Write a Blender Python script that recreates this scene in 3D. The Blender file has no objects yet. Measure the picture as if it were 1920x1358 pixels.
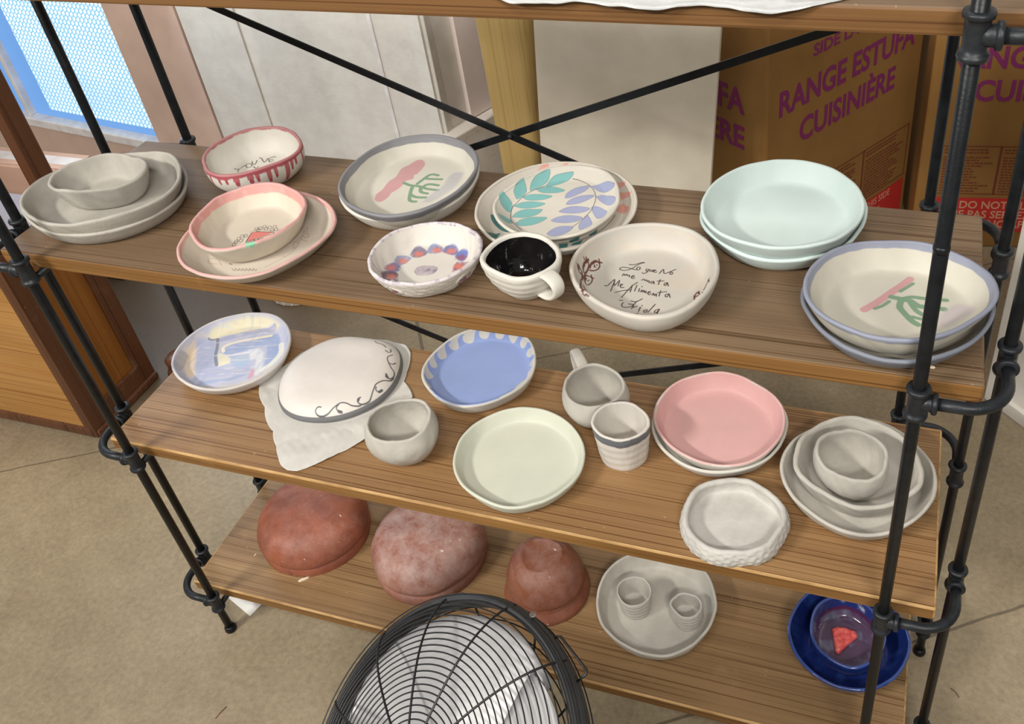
import bpy, bmesh, math, random
import numpy as np
from mathutils import Vector, Matrix

SC = bpy.context.scene
COL = SC.collection
PI = math.pi
rng = np.random.default_rng(7)
random.seed(7)

# ---------------------------------------------------------------- camera
cam = bpy.data.cameras.new('camera')
cam.sensor_fit = 'HORIZONTAL'; cam.sensor_width = 36
cam.lens = 32.8647
cam.shift_x = -0.08531; cam.shift_y = -0.09515       # the photograph is an off-centre crop
cam.clip_start = .02
cam_o = bpy.data.objects.new('camera', cam); COL.objects.link(cam_o)
cam_o.location = (0.5602, -0.7747, 1.5456)
cam_o.rotation_euler = (0.9276, 0.0888, 0.3034)
SC.camera = cam_o

# ---------------------------------------------------------------- world, lights, exposure
SC.view_settings.view_transform = 'Standard'
SC.view_settings.look = 'None'
SC.view_settings.exposure = 0.0
SC.view_settings.gamma = 1.0
SC.view_settings.use_curve_mapping = False
wd = bpy.data.worlds.new('world'); SC.world = wd; wd.use_nodes = True
bg = wd.node_tree.nodes['Background']
bg.inputs[0].default_value = (1.0, .97, .92, 1); bg.inputs[1].default_value = .26

def area(name, loc, aim, size, power, col):
    l = bpy.data.lights.new(name, 'AREA'); l.shape = 'RECTANGLE'
    l.size, l.size_y = size; l.energy = power; l.color = col
    o = bpy.data.objects.new(name, l); COL.objects.link(o)
    o.location = loc
    o.rotation_euler = (Vector(aim)-Vector(loc)).to_track_quat('-Z', 'Y').to_euler()
    return o
# ceiling fluorescents of the room, in front of and beside the rack
area('ceiling_light', (-1.8, -2.2, 2.8), (-.1, .1, .45), (1.0, .18), 104, (1, .97, .91))
area('ceiling_light', (1.4, -2.2, 2.8), (.2, .1, .45), (1.0, .18), 62, (1, .97, .91))
area('ceiling_light', (.0, -1.4, 3.1), (.1, .1, .4), (1.2, .3), 26, (1, .97, .92))
area('ceiling_light', (.3, 1.0, 3.2), (.3, .9, .0), (1.2, .3), 13, (1, .97, .91))
# daylight through the window at the back left
area('window_daylight', (-1.75, .92, .95), (-.6, .1, .5), (.7, .9), 7, (.70, .84, 1.0))

# ---------------------------------------------------------------- helpers
def lin(c):
    c = np.asarray(c, float)/255.
    return np.where(c <= .04045, c/12.92, ((c+.055)/1.055)**2.4)
def L(r, g, b): 
    v = lin((r, g, b)); return (float(v[0]), float(v[1]), float(v[2]), 1.0)

def mat(name, col, rough=.6, metal=0., spec=.5):
    m = bpy.data.materials.new(name); m.use_nodes = True
    b = m.node_tree.nodes['Principled BSDF']
    b.inputs['Base Color'].default_value = col
    b.inputs['Roughness'].default_value = rough
    b.inputs['Metallic'].default_value = metal
    b.inputs['Specular IOR Level'].default_value = spec
    return m
class N:
    """tiny node builder"""
    def __init__(s, m): s.t = m.node_tree; s.b = s.t.nodes['Principled BSDF']
    def n(s, typ, **kw):
        x = s.t.nodes.new(typ)
        for k, v in kw.items(): setattr(x, k, v)
        return x
    def l(s, a, b): s.t.links.new(a, b)
    def coords(s, scale=(1, 1, 1), kind='Object'):
        tc = s.n('ShaderNodeTexCoord'); mp = s.n('ShaderNodeMapping')
        mp.inputs['Scale'].default_value = scale; s.l(tc.outputs[kind], mp.inputs[0]); return mp.outputs[0]
    def noise(s, vec, scale, detail=4, rough=.55, dist=0):
        x = s.n('ShaderNodeTexNoise'); s.l(vec, x.inputs['Vector'])
        x.inputs['Scale'].default_value = scale; x.inputs['Detail'].default_value = detail
        x.inputs['Roughness'].default_value = rough; x.inputs['Distortion'].default_value = dist
        return x.outputs['Fac']
    def ramp(s, fac, stops):
        r = s.n('ShaderNodeValToRGB'); e = r.color_ramp.elements
        while len(e) < len(stops): e.new(.5)
        for i, (p, c) in enumerate(stops): e[i].position = p; e[i].color = c
        s.l(fac, r.inputs[0]); return r.outputs[0]
    def mix(s, fac, a, b, mode='MIX'):
        x = s.n('ShaderNodeMix'); x.data_type = 'RGBA'; x.blend_type = mode
        for v, i in ((fac, 0), (a, 6), (b, 7)):
            if hasattr(v, 'links'): s.l(v, x.inputs[i])
            else: x.inputs[i].default_value = v
        return x.outputs[2]
    def math(s, op, a, b=0., c=0.):
        x = s.n('ShaderNodeMath'); x.operation = op
        for i, v in enumerate((a, b, c)):
            if hasattr(v, 'links'): s.l(v, x.inputs[i])
            else: x.inputs[i].default_value = v
        return x.outputs[0]
    def bump(s, h, strength=.2, dist=.002):
        x = s.n('ShaderNodeBump'); x.inputs['Strength'].default_value = strength; x.inputs['Distance'].default_value = dist
        s.l(h, x.inputs['Height']); s.l(x.outputs[0], s.b.inputs['Normal'])

def mottled(name, c1, c2, scale, rough=.7, bump=0., bscale=None, detail=5, spec=.5, stretch=(1, 1, 1), lo=.35, hi=.65):
    m = mat(name, c1, rough, spec=spec); k = N(m); v = k.coords(stretch)
    k.l(k.ramp(k.noise(v, scale, detail), [(lo, c1), (hi, c2)]), k.b.inputs['Base Color'])
    if bump: k.bump(k.noise(v, bscale or scale*4, 4), bump)
    return m

def wood(name, cols, rough=.45, scale=1., axis=0, bump=.15, spec=.4, seed=0.):
    """long grain along the given axis: fine dark lines over broad tone bands, a few knots"""
    m = mat(name, cols[0], rough, spec=spec); k = N(m)
    tc = k.n('ShaderNodeTexCoord')
    def cs_(lat, lon, o):
        st = [lat*scale]*3; st[axis] = lon*scale
        mp = k.n('ShaderNodeMapping'); mp.inputs['Scale'].default_value = st
        mp.inputs['Location'].default_value = (seed+o, seed*.7+o, seed*.3-o)
        k.l(tc.outputs['Object'], mp.inputs[0]); return mp.outputs[0]
    broad = k.noise(cs_(8, .9, 0), 1.2, 3, .5, .6)
    tone = k.noise(cs_(30, 2.2, 5), 1.5, 4, .6, .3)
    fine = k.noise(cs_(400, 1.0, 2), 1., 2, .45, .1)
    thin = k.noise(cs_(620, 2.6, 3), 1., 2, .5, .1)
    gate = k.noise(cs_(14, .8, 9), 1., 2, .5)                     # where the growth lines run close together
    col = k.ramp(broad, [(.25, cols[0]), (.5, cols[1]), (.75, cols[2])])
    col = k.mix(.3, col, k.ramp(tone, [(.3, (.80, .78, .75, 1)), (.7, (1.12, 1.12, 1.12, 1))]), 'MULTIPLY')
    thr = k.math('MULTIPLY_ADD', gate, .30, .19)
    ln = k.math('SMOOTH_MIN', k.math('MAXIMUM', k.math('MULTIPLY', k.math('SUBTRACT', fine, thr), 14.), 0.), 1., .1)
    col = k.mix(1., col, k.mix(ln, cols[3], (1, 1, 1, 1)), 'MULTIPLY')
    l2 = k.ramp(thin, [(.32, (0, 0, 0, 1)), (.50, (1, 1, 1, 1))])
    col = k.mix(.45, col, k.mix(l2, cols[3], (1, 1, 1, 1)), 'MULTIPLY')
    wear = k.ramp(k.noise(k.coords((1, 1, 1)), 9, 6, .7), [(.60, (0, 0, 0, 1)), (.85, (1, 1, 1, 1))])
    col = k.mix(k.math('MULTIPLY', wear, .35), col, cols[4])
    sp = k.ramp(k.noise(k.coords((1, 1, 1)), 120, 2, .5), [(.735, (0, 0, 0, 1)), (.765, (1, 1, 1, 1))])
    col = k.mix(k.math('MULTIPLY', sp, .55), col, cols[4])
    k.l(col, k.b.inputs['Base Color'])
    k.bump(fine, bump, .001)
    return m

def mesh_np(name, V, F4=None, F3=None, mats=None, midx=None, smooth=True, colors=None):
    """fast mesh from numpy arrays"""
    me = bpy.data.meshes.new(name)
    V = np.asarray(V, np.float32); me.vertices.add(len(V)); me.vertices.foreach_set('co', V.ravel())
    n4 = 0 if F4 is None else len(F4); n3 = 0 if F3 is None else len(F3)
    idx = []; start = []
    if n4: idx.append(np.asarray(F4, np.int32).ravel()); start.append(np.arange(n4)*4)
    if n3: idx.append(np.asarray(F3, np.int32).ravel()); start.append(n4*4+np.arange(n3)*3)
    idx = np.concatenate(idx); start = np.concatenate(start).astype(np.int32)
    me.loops.add(len(idx)); me.loops.foreach_set('vertex_index', idx)
    me.polygons.add(n4+n3); me.polygons.foreach_set('loop_start', start)
    me.update(calc_edges=True)
    me.polygons.foreach_set('use_smooth', np.full(n4+n3, smooth))
    for m_ in (mats or []): me.materials.append(m_)
    if midx is not None: me.polygons.foreach_set('material_index', np.asarray(midx, np.int32))
    if colors is not None:
        a = me.color_attributes.new('paint', 'FLOAT_COLOR', 'POINT')
        a.data.foreach_set('color', np.concatenate([colors, np.ones((len(colors), 1))], 1).astype(np.float32).ravel())
    me.validate(); me.update()
    return me

def link(name, me, parent=None, loc=(0, 0, 0), rot=(0, 0, 0)):
    o = bpy.data.objects.new(name, me); COL.objects.link(o)
    if parent is not None: o.parent = parent
    o.location = loc; o.rotation_euler = rot
    return o
def tag(o, label, cat, group=None):
    o['label'] = label; o['category'] = cat
    if group: o['group'] = group
    return o
def thing(name, label, cat, loc=(0, 0, 0), rotz=0., group=None):
    o = bpy.data.objects.new(name, None); COL.objects.link(o); o.empty_display_size = .05
    o.location = loc; o.rotation_euler = (0, 0, rotz)
    return tag(o, label, cat, group)
def struct(o): o['kind'] = 'structure'; return o

class MB:
    """collects simple solids into one mesh"""
    def __init__(s): s.bm = bmesh.new()
    def box(s, x0, x1, y0, y1, z0, z1, M=None, mi=0):
        vs = [s.bm.verts.new(Vector((x, y, z)) if M is None else M @ Vector((x, y, z))) for x in (x0, x1) for y in (y0, y1) for z in (z0, z1)]
        for f in ((0, 1, 3, 2), (4, 6, 7, 5), (0, 4, 5, 1), (2, 3, 7, 6), (0, 2, 6, 4), (1, 5, 7, 3)):
            fc = s.bm.faces.new([vs[i] for i in f]); fc.material_index = mi
        return s
    def tube(s, pts, r, n=14, closed=False, cap=True, mi=0):
        pts = [Vector(p) for p in pts]; k = len(pts)
        rr = r if hasattr(r, '__len__') else [r]*k
        rings = []; up = None
        for i, p in enumerate(pts):
            a = pts[i-1] if (i > 0 or closed) else p; b = pts[(i+1) % k] if (i < k-1 or closed) else p
            t = (b-a)
            if t.length < 1e-9: t = pts[min(i+1, k-1)]-pts[max(i-1, 0)]
            t.normalize()
            if up is None:
                up = Vector((0, 0, 1)) if abs(t.z) < .9 else Vector((1, 0, 0))
            u = t.cross(up)
            if u.length < 1e-6: u = t.orthogonal()
            u.normalize(); w = u.cross(t).normalized(); up = w
            rings.append([s.bm.verts.new(p+(u*math.cos(2*PI*j/n)+w*math.sin(2*PI*j/n))*rr[i]) for j in range(n)])
        for i in range(k if closed else k-1):
            A, B = rings[i], rings[(i+1) % k]
            off = 0
            if closed and i == k-1:
                off = min(range(n), key=lambda o: (A[0].co-B[o].co).length)
            for j in range(n):
                f = s.bm.faces.new((A[j], A[(j+1) % n], B[(j+1+off) % n], B[(j+off) % n])); f.material_index = mi; f.smooth = True
        if cap and not closed:
            s.bm.faces.new(rings[0]); s.bm.faces.new(rings[-1][::-1])
        return s
    def poly(s, pts, mi=0):
        f = s.bm.faces.new([s.bm.verts.new(Vector(p)) for p in pts]); f.material_index = mi; return s
    def build(s, name, mats, parent=None, bevel=0., seg=2, loc=(0, 0, 0), rot=(0, 0, 0)):
        bmesh.ops.recalc_face_normals(s.bm, faces=s.bm.faces)
        me = bpy.data.meshes.new(name); s.bm.to_mesh(me); s.bm.free()
        for m_ in (mats if isinstance(mats, (list, tuple)) else [mats]): me.materials.append(m_)
        o = link(name, me, parent, loc, rot)
        if bevel:
            b = o.modifiers.new('bevel', 'BEVEL'); b.width = bevel; b.segments = seg; b.limit_method = 'ANGLE'; b.angle_limit = .6
        return o
def arc(c, r, a0, a1, n, u, w):
    return [Vector(c)+Vector(u)*r*math.cos(a0+(a1-a0)*i/n)+Vector(w)*r*math.sin(a0+(a1-a0)*i/n) for i in range(n+1)]
def snoise(x, y, seed, f0=1., oct=4):
    """smooth pseudo noise, about -1..1, from a few rotated sines"""
    g = np.random.default_rng(seed); v = np.zeros_like(x)
    amp = 1.; f = f0
    for _ in range(oct):
        for _ in range(3):
            a = g.uniform(0, 2*PI); p = g.uniform(0, 2*PI)
            v = v+amp*np.sin((x*math.cos(a)+y*math.sin(a))*f*g.uniform(.8, 1.3)+p)/3
        amp *= .5; f *= 2.1
    return v

# ---------------------------------------------------------------- measured layout (metres)
LEN, DEP, TH = 1.35, .3245, .0249
Z1, Z2, Z3, Z4, FZ = 1.2335, .8233, .4198, .0071, -.1
DISH = {
 'g1': dict(c=(-0.5770,0.1304), zb=0.8233, h=0.0286, sb=0.82, pr={'q': 0.5}, co=[0.12132,0.00002,-0.00000,0.01072,-0.00314,-0.00277,-0.00164,0.00203,-0.00016,0.00040,-0.00053,0.00014,0.00076]),
 'r1': dict(c=(-0.3908,0.2521), zb=0.8233, h=0.0486, sb=0.62, pr={'q': 0.5, 'bulge': 0.07}, co=[0.07573,-0.00000,0.00000,0.00033,0.00039,0.00133,0.00151,0.00176,0.00094,0.00026,0.00002,0.00021,0.00045]),
 'p1': dict(c=(-0.2696,0.0785), zb=0.8233, h=0.0318, sb=0.70, pr={'q': 0.75}, co=[0.10790,-0.00000,0.00000,0.00036,-0.00237,0.00238,0.00219,-0.00182,0.00122,0.00129,0.00037,-0.00005,0.00008]),
 'd2': dict(c=(-0.1148,0.2435), zb=0.8233, h=0.0327, sb=0.78, pr={'q': 0.55}, co=[0.10849,-0.00000,0.00000,-0.00503,-0.00345,0.00083,0.00042,-0.00062,-0.00005,0.00054,-0.00006,0.00004,-0.00014]),
 'l1': dict(c=(0.1200,0.2204), zb=0.8233, h=0.0261, sb=0.75, pr={'q': 0.6}, co=[0.11291,-0.00000,-0.00000,0.00107,-0.00100,0.00043,0.00012,0.00033,-0.00031,-0.00038,-0.00020,0.00010,0.00019]),
 'f1': dict(c=(-0.0077,0.0713), zb=0.8233, h=0.0344, sb=0.72, pr={'q': 0.6}, co=[0.07260,0.00000,0.00000,0.00233,0.00098,0.00007,0.00075,0.00018,0.00020,0.00008,-0.00009,-0.00002,-0.00020]),
 'm1': dict(c=(0.1332,0.0652), zb=0.8233, h=0.0537, sb=0.45, pr={'q': 0.62, 'bulge': 0.05, 'w': 0.007}, co=[0.04979,-0.00000,0.00000,0.00199,-0.00211,-0.00010,-0.00087,0.00035,0.00075,0.00033,-0.00024,0.00013,0.00001]),
 'b1': dict(c=(0.2842,0.0889), zb=0.8233, h=0.0401, sb=0.74, pr={'q': 0.5, 'bulge': 0.02, 'w': 0.007}, co=[0.09308,0.00000,-0.00000,-0.00076,-0.00299,-0.00261,0.00027,0.00004,0.00072,0.00025,0.00006,0.00031,0.00007]),
 'n0': dict(c=(0.4265,0.2497), zb=0.8233, h=0.0319, sb=0.78, pr={'q': 0.55}, co=[0.10922,-0.00000,-0.00000,-0.00248,0.00063,0.00032,-0.00021,0.00007,0.00070,0.00018,-0.00011,-0.00043,0.00082]),
 'd4': dict(c=(0.5782,0.0887), zb=0.8233, h=0.0307, sb=0.74, pr={'q': 0.6}, co=[0.10144,0.00000,0.00000,0.00291,0.00313,-0.00067,0.00228,0.00070,0.00017,-0.00065,0.00028,0.00016,0.00018]),
 'w1': dict(c=(-0.5669,0.2218), zb=0.4198, h=0.0304, sb=0.78, pr={'q': 0.5, 'w': 0.006}, co=[0.10861,0.00000,-0.00000,0.00315,-0.00126,-0.00089,-0.00156,0.00055,-0.00018,0.00050,-0.00018,-0.00015,0.00001]),
 'c1': dict(c=(-0.1457,0.0945), zb=0.4198, h=0.0715, sb=0.62, pr={'q': 0.45, 'bulge': 0.2}, co=[0.05140,0.00000,0.00000,0.00201,0.00130,-0.00080,-0.00071,0.00021,-0.00080,-0.00005,0.00025,0.00005,-0.00008]),
 'e1': dict(c=(-0.0925,0.2816), zb=0.4198, h=0.0300, sb=0.84, pr={'q': 0.5, 'w': 0.006}, co=[0.10051,-0.00000,0.00000,-0.00100,0.00088,0.00021,-0.00027,0.00005,0.00062,0.00080,-0.00148,0.00010,0.00011]),
 'y1': dict(c=(0.0507,0.1031), zb=0.4198, h=0.0298, sb=0.84, pr={'q': 0.55}, co=[0.10323,-0.00000,0.00000,0.00230,-0.00256,-0.00006,-0.00027,0.00094,0.00098,0.00079,0.00011,-0.00003,-0.00032]),
 'k1': dict(c=(0.1341,0.2394), zb=0.4198, h=0.0664, sb=0.55, pr={'q': 0.5, 'bulge': 0.2}, co=[0.05091,-0.00000,0.00000,0.00046,-0.00165,0.00112,0.00036,0.00031,0.00011,-0.00014,-0.00009,0.00014,-0.00012]),
 't1': dict(c=(0.2025,0.1625), zb=0.4198, h=0.0791, sb=0.80, pr={'q': 0.7, 'w': 0.005}, co=[0.04274,-0.00000,0.00000,0.00214,-0.00030,0.00044,-0.00046,0.00058,0.00018,0.00040,0.00023,0.00018,0.00013]),
 'k0': dict(c=(0.3397,0.2363), zb=0.4198, h=0.0323, sb=0.80, pr={'q': 0.6}, co=[0.10486,-0.00000,0.00000,0.00154,0.00035,0.00070,0.00020,-0.00020,0.00018,0.00015,0.00028,-0.00049,0.00020]),
 's1': dict(c=(0.5582,0.1759), zb=0.4198, h=0.0382, sb=0.78, pr={'q': 0.6, 'w': 0.006}, co=[0.10887,0.00000,-0.00000,0.00015,0.00133,-0.00175,-0.00041,0.00187,-0.00015,0.00023,0.00037,-0.00001,0.00017]),
 'x1': dict(c=(0.3953,0.0663), zb=0.4198, h=0.0311, sb=1.00, pr={'q': 1, 'bulge': 0.04, 'w': 0.009}, co=[0.07095,-0.00000,-0.00000,0.00283,0.00091,0.00115,-0.00004,-0.00004,0.00026,0.00006,0.00063,-0.00028,0.00050]),
 'q1': dict(c=(0.2358,0.1572), zb=0.0071, h=0.0411, sb=0.80, pr={'q': 0.5}, co=[0.10865,-0.00000,0.00000,0.00122,-0.00159,-0.00045,0.00076,-0.00065,0.00055,-0.00014,-0.00021,-0.00016,-0.00010]),
 'v1': dict(c=(0.5722,0.1648), zb=0.0071, h=0.0557, sb=0.72, pr={'q': 0.7, 'w': 0.006}, co=[0.10050,-0.00000,0.00000,0.00004,-0.00018,-0.00003,-0.00043,0.00034,0.00056,0.00019,-0.00023,0.00013,0.00027]),
 'g2': dict(c=(-0.5613,0.1172), zb=0.8353, h=0.0380, sb=0.80, pr={'q': 0.5}, co=[0.11010,0.00000,0.00000,0.00813,0.00395,-0.00142,-0.00102,0.00091,0.00060,0.00092,-0.00080,0.00004,0.00058]),
 'p2': dict(c=(-0.2892,0.0926), zb=0.8308, h=0.0383, sb=0.70, pr={'q': 0.6}, co=[0.08187,-0.00000,0.00000,-0.00103,-0.00181,0.00074,0.00091,0.00061,0.00077,-0.00007,0.00010,-0.00026,-0.00004]),
 'd1': dict(c=(-0.1090,0.2345), zb=0.8333, h=0.0360, sb=0.78, pr={'q': 0.6}, co=[0.10612,-0.00000,0.00000,-0.00489,-0.00263,0.00006,0.00076,-0.00074,0.00067,0.00049,-0.00003,0.00004,0.00009]),
 'l3': dict(c=(0.1241,0.2216), zb=0.8333, h=0.0220, sb=0.70, pr={'q': 0.7}, co=[0.08981,0.00000,-0.00000,-0.00285,0.00119,-0.00131,-0.00135,-0.00015,-0.00012,0.00017,-0.00045,0.00044,0.00050]),
 'n1': dict(c=(0.4276,0.2327), zb=0.8433, h=0.0360, sb=0.78, pr={'q': 0.6}, co=[0.10277,-0.00000,-0.00000,-0.00049,0.00147,0.00036,-0.00176,-0.00052,0.00033,0.00020,0.00004,-0.00030,0.00012]),
 'd3': dict(c=(0.5764,0.0820), zb=0.8413, h=0.0400, sb=0.74, pr={'q': 0.6}, co=[0.09568,-0.00001,-0.00000,0.00578,0.00414,0.00088,0.00171,0.00055,0.00134,0.00078,-0.00015,0.00030,0.00042]),
 'k2': dict(c=(0.3399,0.2360), zb=0.4288, h=0.0360, sb=0.80, pr={'q': 0.6, 'w': 0.005}, co=[0.10147,0.00000,-0.00000,0.00199,-0.00206,-0.00037,-0.00021,0.00041,0.00092,0.00026,0.00036,-0.00002,0.00002]),
 's2': dict(c=(0.5551,0.1862), zb=0.4273, h=0.0456, sb=0.72, pr={'q': 0.55, 'w': 0.008}, co=[0.08892,-0.00000,-0.00000,0.00233,-0.00132,-0.00015,-0.00107,0.00145,0.00085,0.00012,-0.00034,-0.00025,-0.00023]),
 'q2': dict(c=(0.1967,0.1552), zb=0.0146, h=0.0499, sb=0.88, pr={'q': 1, 'w': 0.003, 'tf': 0.005}, co=[0.03158,0.00000,0.00000,0.00028,-0.00016,-0.00024,0.00006,0.00010,-0.00034,-0.00014,0.00002,-0.00002,0.00009]),
 'q3': dict(c=(0.2929,0.1559), zb=0.0146, h=0.0412, sb=1.00, pr={'q': 1, 'w': 0.004, 'tf': 0.005, 'bulge': 0.03}, co=[0.02710,0.00000,0.00000,0.00139,-0.00036,-0.00071,0.00062,0.00038,0.00021,-0.00015,-0.00019,0.00009,0.00017]),
 'v2': dict(c=(0.5698,0.1715), zb=0.0146, h=0.0488, sb=0.75, pr={'q': 0.6, 'bulge': 0.04, 'w': 0.006}, co=[0.06566,-0.00000,0.00000,-0.00239,-0.00157,0.00024,0.00018,0.00030,0.00057,0.00076,0.00029,-0.00035,-0.00002]),
 'g3': dict(c=(-0.5756,0.1323), zb=0.8428, h=0.0431, sb=0.70, pr={'q': 0.6}, co=[0.06412,-0.00003,-0.00000,0.00953,0.00336,0.00231,-0.00099,0.00080,0.00178,0.00004,-0.00040,-0.00002,0.00004]),
 's3': dict(c=(0.5464,0.1731), zb=0.4348, h=0.0637, sb=0.52, pr={'q': 0.5, 'bulge': 0.13, 'w': 0.006}, co=[0.05094,0.00000,-0.00000,0.00105,-0.00134,-0.00081,0.00013,-0.00004,0.00001,-0.00006,-0.00027,-0.00003,0.00013]),
 'u1': dict(c=(-0.3409,0.2154), zb=0.4238, h=0.0300, sb=0.70, pr={}, co=[0.10784,0.00000,0.00000,0.00120,0.00287,0.00017,0.00144,-0.00109,-0.00066,-0.00048,-0.00082,0.00080,-0.00023]),
}
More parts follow.
